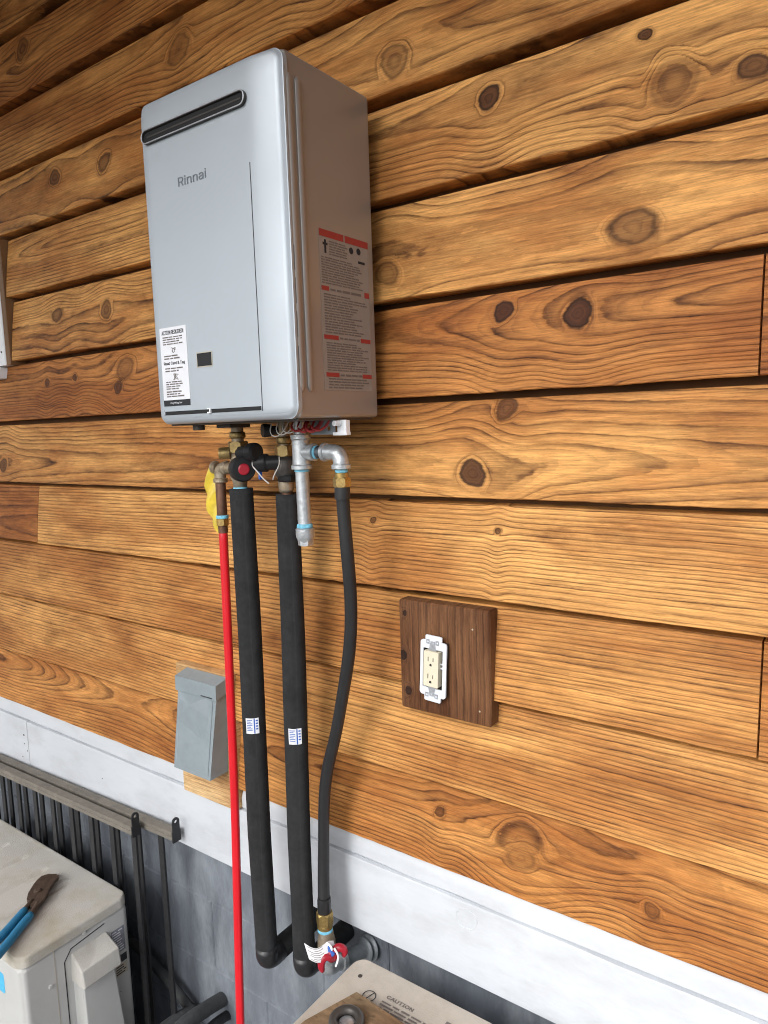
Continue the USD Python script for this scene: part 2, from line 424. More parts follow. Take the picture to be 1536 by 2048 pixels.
pm('brass', (0.36, 0.26, 0.11), 0.42, metal=0.85, var=0.28, vscale=60, bump=0.25, bscale=300, stain=0.5, stain_color=(0.10, 0.075, 0.045), stain_scale=70)
pm('bright_brass', (0.46, 0.32, 0.12), 0.3, metal=0.9, var=0.2, vscale=70)
pm('bronze', (0.30, 0.24, 0.165), 0.48, metal=0.75, var=0.25, vscale=60, bump=0.3, bscale=250, stain=0.4, stain_color=(0.45, 0.42, 0.36), stain_scale=50)
pm('copper', (0.16, 0.085, 0.055), 0.45, metal=0.7, var=0.3, vscale=50)
pm('galvanized', (0.52, 0.545, 0.56), 0.38, metal=0.8, var=0.18, vscale=70, bump=0.35, bscale=160, stain=0.4, stain_color=(0.30, 0.31, 0.32), stain_scale=60)
pm('painted_pipe', (0.20, 0.22, 0.235), 0.5, metal=0.3, var=0.2, vscale=40, bump=0.3, bscale=160)
pm('thread_steel', (0.14, 0.16, 0.175), 0.4, metal=0.8, var=0.3, vscale=90)
pm('blue_sealant', (0.16, 0.45, 0.60), 0.5, var=0.2, vscale=120)
pm('red_tube', (0.58, 0.010, 0.018), 0.32, var=0.05, coat=0.2)
pm('red_plastic', (0.30, 0.010, 0.022), 0.35)
pm('red_wire', (0.30, 0.025, 0.025), 0.45, var=0.3, vscale=90)
pm('white_wire', (0.55, 0.53, 0.50), 0.45)
pm('foam_black', (0.019, 0.0195, 0.0205), 0.85, var=0.25, vscale=30, bump=0.5, bscale=500, spec=0.25)
pm('hose_black', (0.010, 0.010, 0.011), 0.5, var=0.2, vscale=60, bump=0.15, bscale=500)
pm('tape_black', (0.011, 0.011, 0.012), 0.32, bump=0.4, bscale=60)
pm('box_gray', (0.235, 0.278, 0.297), 0.33, var=0.06, vscale=12, bump=0.15, bscale=240, stain=0.25, stain_color=(0.17, 0.19, 0.20), stain_scale=16)
pm('outlet_white', (0.66, 0.69, 0.73), 0.35)
pm('outlet_cream', (0.66, 0.60, 0.46), 0.35)
pm('zinc', (0.55, 0.57, 0.60), 0.35, metal=0.85, var=0.1, vscale=60)
pm('slot_dark', (0.03, 0.024, 0.02), 0.5)
pm('unit_white', (0.50, 0.49, 0.465), 0.5, var=0.04, vscale=7, bump=0.45, bscale=520, stain=0.16, stain_color=(0.44, 0.41, 0.35), stain_scale=9)
pm('unit_side', (0.46, 0.46, 0.445), 0.5, var=0.04, vscale=7, bump=0.25, bscale=520, stain=0.15, stain_color=(0.40, 0.39, 0.36), stain_scale=12)
pm('unit_dusty', (0.47, 0.455, 0.42), 0.75, var=0.05, vscale=9, bump=0.6, bscale=420, stain=0.75, stain_color=(0.36, 0.315, 0.225), stain_scale=6.5, spec=0.3)
pm('dusty_rail', (0.165, 0.148, 0.122), 0.8, var=0.18, vscale=25, bump=0.5, bscale=200, stain=0.4, stain_color=(0.12, 0.11, 0.10), stain_scale=30)
pm('slat_black', (0.010, 0.010, 0.011), 0.5, var=0.3, vscale=30)
pm('plier_steel', (0.085, 0.058, 0.042), 0.5, metal=0.55, var=0.35, vscale=70, bump=0.4, bscale=300)
pm('plier_blue', (0.012, 0.155, 0.30), 0.4, var=0.12, vscale=40)
pm('sticker_blue', (0.08, 0.42, 0.66), 0.45, var=0.15, vscale=120)
pm('beige_plate', (0.43, 0.385, 0.33), 0.7, var=0.08, vscale=14, bump=0.4, bscale=360, stain=0.4, stain_color=(0.28, 0.24, 0.19), stain_scale=12)
pm('pipe_wrap_shaded', (0.042, 0.044, 0.045), 0.75, var=0.3, vscale=18, bump=0.9, bscale=90)  # grey wrap coloured darker, the shadow low by the wall put into it
pm('yellow_film', (0.62, 0.46, 0.045), 0.35, var=0.18, vscale=40)
pm('tag_paper', (0.70, 0.70, 0.71), 0.5)
pm('concrete', (0.10, 0.095, 0.088), 0.85, var=0.2, vscale=1.4, bump=0.5, bscale=60, stain=0.3, stain_color=(0.06, 0.057, 0.05), stain_scale=1.1)
pm('soffit_paint', (0.20, 0.105, 0.045), 0.6, var=0.15, vscale=3)
pm('roof_shingle', (0.06, 0.057, 0.055), 0.9, var=0.2, vscale=5)

usdkit.material(stage, '/World/Looks/window_glass', {'t': ('transparent_bsdf', {'color': (0.75, 0.78, 0.78)}), 'g': ('glossy_bsdf', {'roughness': 0.02}), 'f': ('fresnel', {'IOR': 1.5}), 'm': ('mix_closure', {})}, [('f.fac', 'm.fac'), ('t.BSDF', 'm.closure1'), ('g.BSDF', 'm.closure2')], surface='m.closure')

# ------------------------------------------------------------------ ground, unseen eave and porch roof that shade the upper wall
GZ = -0.42
single('ground', box(-40, 40, -40, 40, GZ - 0.3, GZ), 'concrete', 'grey concrete yard slab in front of the house wall', kind='structure')

eave = thing('unseen_roof_eave', 'unseen brown board soffit of the roof eave, out of view, shading the top of the timber wall', 'eave', (-1.0, 0, 2.98))  # out of view, depth chosen to shade the wall top
for i in range(12):
    part('soffit_board', box(-4.2, 2.6, -0.02 - 0.13 * (i + 1) + 0.004, -0.02 - 0.13 * i, 2.98, 3.0, 0.002), 'soffit_paint', eave)
part('fascia', box(-4.2, 2.6, -1.61, -1.585, 2.93, 3.12), 'soffit_paint', eave)
part('roof', (np.array([(-4.2, -1.63, 3.125), (2.6, -1.63, 3.125), (2.6, 3.0, 4.4), (-4.2, 3.0, 4.4), (-4.2, -1.63, 3.15), (2.6, -1.63, 3.15), (2.6, 3.0, 4.43), (-4.2, 3.0, 4.43)]),
              np.array([(0, 3, 2, 1), (4, 5, 6, 7), (0, 1, 5, 4), (1, 2, 6, 5), (2, 3, 7, 6), (3, 0, 4, 7)])), 'roof_shingle', eave, smooth=False)

porch = thing('unseen_porch_roof', 'unseen brown boarded porch roof, out of view, darkening the upper left of the timber wall', 'porch roof', (-3.2, -2.7, 2.98))  # out of view, reaches forward to darken the upper-left wall
for i in range(13):
    part('soffit_board', box(-5.2, -1.75, -1.64 - 0.15 * (i + 1) + 0.004, -1.64 - 0.15 * i, 2.98, 3.0, 0.002), 'soffit_paint', porch)
part('fascia', box(-5.2, -1.75, -3.62, -3.595, 2.90, 3.12), 'soffit_paint', porch)
part('fascia', box(-1.745, -1.72, -3.62, -1.64, 2.93, 3.12), 'soffit_paint', porch)
part('roof', box(-5.2, -1.72, -3.64, -1.64, 3.125, 3.16), 'roof_shingle', porch)
for yy in (-3.5,):
    for xx in (-5.05, -1.85):
        part('post', box(xx - .06, xx + .06, yy - .06, yy + .06, GZ, 2.98, .006), 'soffit_paint', porch)

# ------------------------------------------------------------------ timber wall
rows = [0.624, 0.801, 0.994, 1.181, 1.366, 1.554, 1.734, 1.918, 2.097, 2.269, 2.440, 2.620, 2.800, 3.0]
# knots: x, z, radius, darkness
KN = [(-0.582, 2.040, .020, 1.0), (-.328, 2.057, .009, 1.0), (-.284, 1.975, .034, .30), (-.181, 1.965, .018, .8), (-.339, 1.786, .030, .55), (-.562, 1.690, .018, 1.0), (-.429, 1.670, .024, 1.0),
      (-.559, 1.525, .020, .65), (-.62, 1.412, .025, .95), (-.539, .732, .036, .25), (-.535, .700, .026, .30), (-.712, .735, .011, .7), (-.855, 1.314, .007, .8), (-.577, 1.308, .006, .8), (-1.891, 2.199, .023, .7),
      (-1.661, 2.185, .025, .6), (-1.349, 2.354, .036, .35), (-1.935, 1.841, .021, .6), (-1.698, 1.826, .024, .65), (-1.642, 1.672, .032, .45), (-1.668, 1.625, .018, .75), (-2.017, 1.659, .012, .75),
      (-1.874, 1.664, .010, .85), (-2.303, 1.418, .022, .75), (-.795, 1.785, .024, .45), (-.765, 2.150, .030, .45), (-.30, .690, .013, .5), (.15, 1.85, .025, .7),
      (.3, 1.46, .02, .8), (.42, 2.2, .03, .5), (.25, .9, .02, .6), (-2.0, 2.56, .03, .5), (-1.5, 2.72, .02, .7), (-.1, 2.37, .03, .6), (.6, 1.62, .02, .8), (-.92, 2.36, .022, .6)]
# per row: segments (x0, x1, ring centre above the row's foot, ring spacing, h low, h high, tone)
SPEC = {0: [(-4.6, 1.3, .125, .0085, .018, .10, .84)],
        1: [(-4.6, 1.3, .205, .0090, .012, .06, .98)],
        2: [(-4.6, -.152, .215, .0095, .012, .07, .88), (-.149, 1.3, .09, .008, .01, .07, .78)],
        3: [(-4.6, -2.130, .06, .010, .02, .09, .74), (-2.127, 1.3, .225, .0088, .012, .03, 1.04)],
        4: [(-4.6, 1.3, .062, .0125, .012, .11, .98)],
        5: [(-4.6, -.165, .128, .0082, .010, .10, .74), (-.162, 1.3, .07, .009, .012, .06, .66)],
        6: [(-2.180, 1.3, .070, .0105, .012, .12, 1.02)],
        7: [(-2.180, 1.3, .112, .0115, .014, .13, 1.04)],
        8: [(-4.6, 1.3, .075, .0125, .014, .14, .95)],
        9: [(-4.6, 1.3, .120, .0115, .015, .13, .86)],
        10: [(-4.6, 1.3, .100, .012, .015, .10, .80)],
        11: [(-4.6, 1.3, .05, .010, .012, .09, .88)],
        12: [(-4.6, 1.3, .10, .010, .012, .09, .86)]}

wall = thing('timber_wall', 'house wall of knotty golden stained pine bevel siding', 'wall', (-1.0, 0, 0.59))
part('sheathing', box(-4.7, 1.4, 0.016, 0.12, 0.45, 3.02), 'sheathing', wall)
WALL_SEED = 0


def ring_field(x, v, z, vc, w, h0, h1, seed, z0):
    """Ring count at points of a board's face and the nearest knot's (distance / radius, darkness)."""
    P = lambda sx, sv: np.stack([x * sx, v * sv, np.full_like(x, seed * 3.7)], -1)
    vv = v + .010 * (meshkit.noise(P(2.6, 7), seed) - .5) + .0045 * (meshkit.noise(P(9, 26), seed + 1) - .5) + .0012 * (meshkit.noise(P(40, 120), seed + 2) - .5)
    near = [(kx, kz - z0, r, d) for kx, kz, r, d in [(a, b, c * .86, e) for a, b, c, e in KN] if z0 - .01 < kz < z0 + .20]
    kd, kdark = np.full_like(x, 9.0), np.zeros_like(x)

    def rings(vv):
        h = h0 + (h1 - h0) * meshkit.noise(np.stack([x * 1.15, x * 0, np.full_like(x, seed * 5.1)], -1), seed + 4) ** 1.6
        drift = .035 * (meshkit.noise(np.stack([x * 0.9, x * 0, np.full_like(x, seed * 2.1)], -1), seed + 6) - .5)
        return np.sqrt((vv - vc - drift) ** 2 + h ** 2) / w

    for kx, kv, r, d in near:
        E = np.exp(-((x - kx) / (3.4 * r)) ** 2)
        dv = vv - kv
        c = 1.5 * r * E
        vv = kv + dv * np.abs(dv) / (np.abs(dv) + c + 1e-6)
    ph = rings(vv)
    ph = ph + 1.7 * (meshkit.noise(np.stack([ph * .40, ph * 0, ph * 0 + seed * 2.3], -1), seed + 5) - .5) + .35 * (meshkit.noise(np.stack([ph * 1.3, ph * 0, ph * 0 + seed * 1.3], -1), seed + 7) - .5)
    for kx, kv, r, d in near:
        ang = np.arctan2(v - kv, x - kx)
        rr = np.hypot((x - kx) / 1.15, v - kv) / r
        wob = 1 + .10 * np.sin(2 * ang + kx * 40) + .05 * np.sin(3 * ang + kx * 70) + .02 * np.sin(7 * ang + kx * 11)
        rr = rr * wob
        i = np.argmin(np.hypot(x - kx, v - kv))
        p0 = ph.flat[i]
        s = np.clip((1.65 - rr) / .6, 0, 1)
        s = s * s * (3 - 2 * s)
        ph = ph * (1 - s) + (p0 + rr * .6) * s
        take = rr < kd
        kd, kdark = np.where(take, rr, kd), np.where(take, d, kdark)
    return ph, np.minimum(kd, 4.0), np.where(kdark < .1, 0, kdark)


def siding_board(i, x0, x1, vc, w, h0, h1, tone, seed):
    z0, z1 = rows[i], rows[i + 1]
    fine = z0 < 2.6
    dx, nv = (.0055, 44) if fine else (.012, 22)
    xs = np.arange(x0, x1, dx)
    xs = np.r_[xs, x1]
    # outside the frame the grain field is sampled more coarsely
    keep = np.where((xs < -2.7) | (xs > 0.05), np.arange(len(xs)) % 4 == 0, True)
    keep[0] = keep[-1] = True
    xs = xs[keep]
    Y0, Y1 = -.034, -.012                                # foot stands proud, top lies under the board above
    ledge = .0009 * (meshkit.noise(np.stack([xs * 48, xs * 0, xs * 0 + seed + 5.], -1), seed + 2) - .5) + .0018 * (meshkit.noise(np.stack([xs * 14, xs * 0, xs * 0 + seed], -1), seed) - .5) + .0028 * (meshkit.noise(np.stack([xs * 1.3, xs * 0, xs * 0 + seed + 9.], -1), seed) - .5)
    vs = np.linspace(0, z1 - z0 - .0125, nv)
    prof = [(0.014, 0.0022, 0), (Y0 + .003, 0.0003, 0)]
    prof += [(Y0 + (Y1 - Y0) * (v / vs[-1]) - .0015 * math.sin(PI * v / vs[-1]), v + (.0018 if k == 0 else 0), 1) for k, v in enumerate(vs)]
    prof += [(0.014, vs[-1] + .002, 0)]
    prof = np.array(prof)
    n, m = len(xs), len(prof)
    V = np.zeros((m, n, 3))
    V[..., 0] = xs[None]
    V[..., 1] = prof[:, :1]
    V[..., 2] = z0 + prof[:, 1:2]
    V[1, :, 2] += ledge; V[2, :, 2] += ledge
    cup = .0016 * (meshkit.noise(np.stack([xs * 0.8, xs * 0, xs * 0 + seed + 3.], -1), seed + 8) - .5)
    V[2:-1, :, 1] += cup
    X, Zv = V[..., 0], V[..., 2] - z0
    ph, kd, kk = ring_field(X, np.broadcast_to(prof[:, 1:2], X.shape).copy(), V[..., 2], vc, w, h0, h1, seed, z0)
    idx = np.arange(m * n).reshape(m, n)
    q = np.stack([idx[:-1, :-1], idx[:-1, 1:], idx[1:, 1:], idx[1:, :-1]], -1).reshape(-1, 4)
    f = np.vstack([q[:, [0, 1, 2]], q[:, [0, 2, 3]]])
    v = V.reshape(-1, 3)
    ends = []
    for c, flip in ((0, False), (n - 1, True)):
        loop = idx[:, c]
        for k in range(1, m - 1):
            t = (loop[0], loop[k], loop[k + 1])
            ends.append(t[::-1] if flip else t)
    f = np.vstack([f, np.array(ends)[:, ::-1]])
    one = np.ones(m * n)
    part('siding_board', trimesh.Trimesh(v, f, process=False), 'stained_pine', wall, smooth=False,
         attrs={'grain': ph.ravel(), 'knot': kd.ravel(), 'knotdark': kk.ravel(), 'tone': one * tone, 'seed': one * (seed * 1.37)})


for i in SPEC:
    for j, (x0, x1, vc, w, h0, h1, tone) in enumerate(SPEC[i]):
        siding_board(i, x0, x1, vc, w, h0, h1, tone, 11 + i * 7 + j * 3)


def plank(name, m, mat, parent, axis='z', w=.008, vc=0.0, h=.02, tone=1.0, seed=5, knots=(), label=None, step=.006):
    """A small board whose ring count runs along 'axis' (the grain's direction)."""
    m = arr(m)
    v, f = trimesh.remesh.subdivide_to_size(m.vertices, m.faces, step * 2)
    P = np.asarray(v)
    a, b = {'z': (P[:, 2], P[:, 0]), 'x': (P[:, 0], P[:, 2]), 'y': (P[:, 1], P[:, 0])}[axis]
    nz = lambda s, t, k: meshkit.noise(np.stack([a * s, b * t, a * 0 + seed], -1), k) - .5
    bb = b + .012 * nz(4, 10, seed) + .004 * nz(14, 40, seed + 1)
    g = np.sqrt((bb - vc) ** 2 + (h * (1 + nz(5, 1, seed + 2))) ** 2) / w
    kd, kk = np.full(len(P), 9.0), np.zeros(len(P))
    for ka, kb, r in knots:
        rr = np.hypot((a - ka) / 1.2, b - kb) / r
        s = np.clip((2.0 - rr) / .9, 0, 1)
        g = g * (1 - s) + (g[np.argmin(rr)] + rr * 1.5) * s
        kk = np.where(rr < kd, .9, kk); kd = np.minimum(kd, rr)
    one = np.ones(len(P))
    return part(name, trimesh.Trimesh(v, f, process=False), mat, parent, smooth=False, label=label,
                attrs={'grain': g, 'knot': np.minimum(kd, 4), 'knotdark': kk, 'tone': one * tone, 'seed': one * seed * 1.1})


# ------------------------------------------------------------------ white skirt boards and block foundation
skirt = thing('skirt_board', 'long white painted skirt board with moulding along the foot of the timber wall', 'skirting', (-1.0, 0, 0.40))


def moulded(x0, x1, prof, seed=1, amp=.0014, step=.02):
    """A profile (y, z) run along x with a slightly uneven edge."""
    xs = np.linspace(x0, x1, max(2, int((x1 - x0) / step)))
    prof = np.array(prof)
    m, n = len(prof), len(xs)
    V = np.zeros((m, n, 3))
    V[..., 0], V[..., 1], V[..., 2] = xs[None], prof[:, :1], prof[:, 1:]
    V[..., 2] += amp * (meshkit.noise(np.stack([V[..., 0] * 9, np.arange(m)[:, None] * 3.3 + 0 * V[..., 0], 0 * V[..., 0] + seed], -1), seed) - .5) * 2
    idx = np.arange(m * n).reshape(m, n)
    nx = np.roll(idx, -1, 0)
    q = np.stack([idx[:, :-1], nx[:, :-1], nx[:, 1:], idx[:, 1:]], -1).reshape(-1, 4)
    f = np.vstack([q[:, [0, 1, 2]], q[:, [0, 2, 3]]])
    ends = [(idx[0, 0], idx[k + 1, 0], idx[k, 0]) for k in range(1, m - 1)] + [(idx[0, -1], idx[k, -1], idx[k + 1, -1]) for k in range(1, m - 1)]
    return trimesh.Trimesh(V.reshape(-1, 3), np.vstack([f, ends]), process=False)


low = [(.016, .404), (-.030, .402), (-.0345, .406), (-.0345, .566), (-.032, .571), (.016, .572)]
for k, (a, b) in enumerate([(-4.6, -2.302), (-2.2995, .02), (.022, 1.3)]):
    part('band_board', moulded(a, b, low, 3 + k), 'white_paint', skirt, smooth=30)
up = [(.016, .573), (-.024, .573), (-.0275, .576), (-.0275, .600), (-.0235, .612), (-.020, .620), (.016, .6235)]
for k, (a, b) in enumerate([(-4.6, -1.492), (-1.283, 1.3)]):
    part('moulding_strip', moulded(a, b, up, 13 + k, .0022), 'white_paint', skirt, smooth=30)
for k, (x, z, r) in enumerate([(-2.325, .520, .0035), (-2.325, .490, .0022), (-2.311, .468, .0024), (-1.88, .49, .0016), (-2.345, .44, .002)]):
    part('nail_hole', cyl((x, -.0342, z), (x, -.0352, z), r, 10), 'seam_dark', skirt)
ba = np.linspace(0, 2 * PI, 40)
br_ = .021 * (1 + .10 * np.sin(2 * ba + 1) + .06 * np.sin(5 * ba))
part('paint_blister', tube(np.stack([-.648 + br_ * np.cos(ba), np.full(40, -.0343), .538 + br_ * 1.05 * np.sin(ba)], -1), .0013 * (1 + .4 * np.sin(3 * ba)), 8), 'white_paint', skirt, smooth=True)

found = thing('foundation_wall', 'grey painted concrete block foundation under the white skirt board', 'wall', (-1.0, .02, GZ))
part('mortar', box(-4.7, 1.4, .0225, .2, GZ, .45), 'gray_block', found)
rnd = random.Random(4)
courses = [(.222, .402, -.878), (.018, .216, -1.078), (-.186, .012, -.878), (-.39, -.192, -1.078)]
for (za, zb, xj) in courses:
    k0 = int(math.floor((-4.6 - xj) / .405))
    for k in range(k0, k0 + 15):
        a = xj + k * .405
        if a > 1.2:
            break
        if za == .018 and abs(a + .405 - (-1.888)) < .25 and False:
            continue
        d = rnd.uniform(-.0012, .0012)
        part('concrete_block', box(a + .0035, a + .4015, .018 + d, .12, za, zb, .003), 'gray_block', found, smooth=False)

# ------------------------------------------------------------------ window edge at the far left
win = thing('window', 'white framed window edge cut off at the far left of the timber wall', 'window', (-2.6, -.02, 1.70))
part('frame_side', box(-2.305, -2.208, -.040, .016, 1.722, 2.085, .003), 'white_trim', win)
part('frame_sill', box(-2.9, -2.252, -.044, .016, 1.684, 1.7195, .003), 'white_trim', win)
part('casing', box(-2.2075, -2.184, -.0370, .016, 1.722, 2.088, .002), 'soffit_paint', win)
part('glass', box(-2.9, -2.3055, -.024, -.018, 1.72, 2.085), 'window_glass', win)
part('frame_side', box(-2.998, -2.9005, -.040, .016, 1.722, 2.085, .003), 'white_trim', win)
part('frame_head', box(-2.9, -2.306, -.040, .016, 2.030, 2.085, .003), 'white_trim', win)
part('blind', box(-2.9, -2.306, -.0165, -.0145, 1.722, 2.03), 'label_tan', win)
part('nail_hole', cyl((-2.225, -.0395, 1.762), (-2.225, -.0412, 1.762), .003, 10), 'seam_dark', win)

# ------------------------------------------------------------------ water heater
HX0, HX1, HF, HB, HZ0, HZ1 = -1.197, -.8310, -.267, -.0165, 1.518, 2.114
heater = thing('water_heater', 'silver wall-mounted tankless water heater with an exhaust slot on the timber wall', 'water heater', (-.9717, -.1777, 1.5173))


def rr_loop(x0, x1, z0, z1, r, per=10, step=.006):
    """Rounded rectangle as an even loop of points; the number of points does not depend on the corner radius."""
    r = min(max(r, .0006), (x1 - x0) / 2)
    nx, nz = 56, 90
    pts = []
    for (cx, cz, a0) in ((x1 - r, z0 + r, -PI / 2), (x1 - r, z1 - r, 0), (x0 + r, z1 - r, PI / 2), (x0 + r, z0 + r, PI)):
        for k in range(per + 1):
            a = a0 + PI / 2 * k / per
            pts.append((cx + r * math.cos(a), cz + r * math.sin(a)))
        nxt = {-PI / 2: nz, 0: nx, PI / 2: nz, PI: nx}[a0]
        b0 = a0 + PI / 2
        sx, sz = pts[-1]
        ex, ez = {-PI / 2: (x1, z1 - r), 0: (x0 + r, z1), PI / 2: (x0, z0 + r), PI: (x1 - r, z0)}[a0]
        for k in range(1, nxt):
            pts.append((sx + (ex - sx) * k / nxt, sz + (ez - sz) * k / nxt))
    return np.array(pts)


def rake(x, z):
    """How far the cover's face falls back: rounded shoulders right and left, a rolled foot."""
    def ss(t):
        t = np.clip(t, 0, 1)
        return t * t * (3 - 2 * t)
    y = .0125 * np.clip((x + .8985) / .068, 0, 1) ** 1.5
    y = y + .014 * np.clip((-1.170 - x) / .030, 0, 1) ** 1.4
    y = y + .004 * ss((1.535 - z) / .017)
    y = y + .0035 * np.clip((z - 2.080) / .034, 0, 1) ** 1.6
    return y


def cover():
    stages = [(0, -.240), (0, -.2545), (.0007, -.2585), (.0022, -.2622), (.0048, -.2652), (.0085, HF)]
    stages += [(d, HF) for d in (.013, .02, .028, .036, .044, .052, .06, .072, .088, .11, .135, .16, (HX1 - HX0) / 2 - .004, (HX1 - HX0) / 2 - .00004)]
    loops = []
    for d, y in stages:
        L = rr_loop(HX0 + d, HX1 - d, HZ0 + d, HZ1 - d, .022 - d if d < .02 else .006)
        amt = min(1, max(0, (abs(y) - .250) / .012))
        loops.append(np.c_[L[:, 0], y + amt * rake(L[:, 0], L[:, 1]), L[:, 1]])
    n = len(loops[0])
    v = np.vstack(loops)
    f = []
    for i in range(len(loops) - 1):
        for j in range(n):
            k = (j + 1) % n
            f += [(i * n + j, i * n + k, (i + 1) * n + k), (i * n + j, (i + 1) * n + k, (i + 1) * n + j)]
    f = np.array(f)
    return trimesh.Trimesh(v, f, process=False)


part('front_cover', cover(), 'silver_paint', heater, smooth=24)
part('body_shell', rbox(HX0 + .003, HX1 - .002, -.246, HB, HZ0 + .001, HZ1 - .0015, .007), 'silver_wood_bounce', heater, smooth=30)
part('cover_flange', box(HX1 - .004, HX1 + .0003, -.2475, -.2460, HZ0 + .03, HZ1 - .03), 'silver_wood_bounce', heater)
for yy in (-.2370, -.2160):
    sph = manifold3d.Manifold.sphere(1.0, 20).scale((.0036, .0068, .011))
    part('side_rib', manifold3d.Manifold.batch_hull([sph.translate((HX1 - .0014, yy, 1.575)), sph.translate((HX1 - .0014, yy, 2.066))]), 'silver_wood_bounce', heater, smooth=40)
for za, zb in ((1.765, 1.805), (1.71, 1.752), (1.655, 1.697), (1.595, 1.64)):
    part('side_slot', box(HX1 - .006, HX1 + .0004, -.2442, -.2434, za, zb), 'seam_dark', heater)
part('panel_seam', box(-.9005, -.8990, HF - .0004, HF + .004, 1.534, 1.945), 'seam_dark', heater)
part('panel_seam', box(-1.1685, -1.1672, HF + .0002, HF + .004, 1.534, 2.02), 'seam_dark', heater)
part('bottom_slot', box(-1.1655, -.9025, HF - .0006, HF + .003, 1.5355, 1.5425), 'black_plastic', heater)
part('catch', cat_([box(-1.040, -1.0335, HF - .004, HF, 1.535, 1.5375, .0005), box(-1.034, -1.0315, HF - .004, HF, 1.535, 1.5445, .0005), box(-1.040, -1.0335, HF - .004, HF, 1.5425, 1.5445, .0005)]), 'white_trim', heater)
part('bottom_plate', box(HX0 + .012, HX1 - .012, -.24, HB - .01, HZ0 - .003, HZ0 + .004, .001), 'dark_steel', heater)
# exhaust duct: a flattened oval tube standing out of the cover
zc_, ra = 2.0480, .0128
oval = sg.LineString([(-1.162, zc_), (-.912, zc_)]).buffer(ra, quad_segs=10)
ovi = sg.LineString([(-1.162, zc_), (-.912, zc_)]).buffer(ra - .0032, quad_segs=10)
ea, eb = (1, 0, 0), (0, 0, 1)               # ea x eb = -y
lou = part('exhaust_outlet', extrude(oval.difference(ovi), .0115, (0, -.2615, 0), ea, eb), 'dark_steel', heater, smooth=30)
part('outlet_throat', extrude(ovi, .002, (0, -.2675, 0), ea, eb), 'black_plastic', lou)
ro = sg.LineString([(-1.162, zc_), (-.912, zc_)])
part('outlet_rim', tube(np.array([(p[0], -.2733, p[1]) for p in np.array(ro.buffer(ra - .0012, quad_segs=12).exterior.coords)]), .0011, 8), 'zinc', lou, smooth=True)
part('outlet_baffle', box(-1.162, -.912, -.270, -.269, zc_ - .0012, zc_ + .0012), 'dark_steel', lou)
part('logo', lettering('Rinnai', .076, .0165, (-1.084, HF - .0002, 1.9440), ea, eb, .0008), 'logo_gray', heater, smooth=False)
# operating label
st = part('instruction_label', extrude(rrect(.078, .148, .002).buffer(0), .0003, (-1.1665, HF - .0002, 1.5525), ea, eb), 'label_white', heater, smooth=False)
yl = HF - .0006
part('label_heading', lettering('ACTION REQUIRED!', .064, .0085, (-1.1600, yl, 1.6865), ea, eb, .0003, True), 'label_ink', st, smooth=False)
part('label_heading', lettering('Read Card & Tag', .062, .0075, (-1.1590, yl, 1.6290), ea, eb, .0003, True), 'label_ink', st, smooth=False)
part('label_print', cat_([words(.060, .017, 4, 1, .55, (-1.158, yl, 1.6675), ea, eb), words(.056, .010, 2, 2, .55, (-1.157, yl, 1.640), ea, eb), words(.056, .010, 2, 3, .55, (-1.156, yl, 1.6165), ea, eb),
                      words(.05, .017, 4, 4, .55, (-1.156, yl, 1.5835), ea, eb), words(.054, .013, 3, 5, .6, (-1.156, yl, 1.5690), ea, eb)]), 'label_soft_ink', st, smooth=False)
for cx, cz in ((-1.128, 1.6585), (-1.126, 1.6085)):
    rg = random.Random(int(cz * 1000))
    g_, px_, pz_ = [], cx - .006, cz + .004
    for k in range(12):
        nx_, nz_ = cx + rg.uniform(-.008, .008), cz + rg.uniform(-.007, .007)
        g_.append(sg.LineString([(px_, pz_), (nx_, nz_)]).buffer(.0005, quad_segs=2))
        px_, pz_ = nx_, nz_
    part('label_drawing', extrude(shapely.union_all(g_), .0003, (0, yl, 0), ea, eb), 'label_soft_ink', st, smooth=False)
bar = part('label_bar', extrude(sg.box(-1.1665, 1.5526, -1.0886, 1.5640), .0003, (0, yl, 0), ea, eb), 'label_ink', st, smooth=False)
part('label_bar_text', lettering('Plug Wiring Box', .034, .0042, (-1.146, yl - .0003, 1.5560), ea, eb, .0003), 'label_white', st, smooth=False)
wn = part('display_window', extrude(sg.box(-1.0615, 1.6215, -1.0225, 1.6450), .0006, (0, HF - .0004, 0), ea, eb), 'black_plastic', heater, smooth=False)
part('window_border', extrude(sg.box(-1.0635, 1.6195, -1.0205, 1.6468).difference(sg.box(-1.0617, 1.6213, -1.0223, 1.6452)), .0005, (0, HF - .0003, 0), ea, eb), 'label_tan', wn, smooth=False)
# warning label on the right side (plane x = HX1 - .002, reading towards the wall)
sa, sb = (0, 1, 0), (0, 0, 1)               # sa x sb = +x
SXP = HX1 - .0018
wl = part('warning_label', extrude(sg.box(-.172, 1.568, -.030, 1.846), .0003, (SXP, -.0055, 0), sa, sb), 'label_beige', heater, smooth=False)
xl = SXP + .0004
for a, b, c_, d in ((-.171, 1.8335, -.104, 1.8455), (-.100, 1.8335, -.031, 1.8455), (-.170, 1.7420, -.150, 1.7495), (-.046, 1.7420, -.032, 1.7520), (-.168, 1.658, -.128, 1.6655), (-.062, 1.658, -.032, 1.6655), (-.166, 1.592, -.130, 1.5995), (-.060, 1.592, -.032, 1.5995)):
    part('red_heading', extrude(sg.box(a, b, c_, d), .0003, (xl, -.0055, 0), sa, sb), 'label_red', wl, smooth=False)
man = sg.box(-.158, 1.806, -.153, 1.829).union(sg.box(-.162, 1.820, -.149, 1.824))
for shp in (man, sg.Point(-.082, 1.822).buffer(.006, quad_segs=5), sg.Point(-.060, 1.824).buffer(.006, quad_segs=5), sg.box(-.062, 1.8025, -.042, 1.807)):
    part('label_picture', extrude(shp, .0003, (xl, -.0055, 0), sa, sb), 'label_ink', wl, smooth=False)
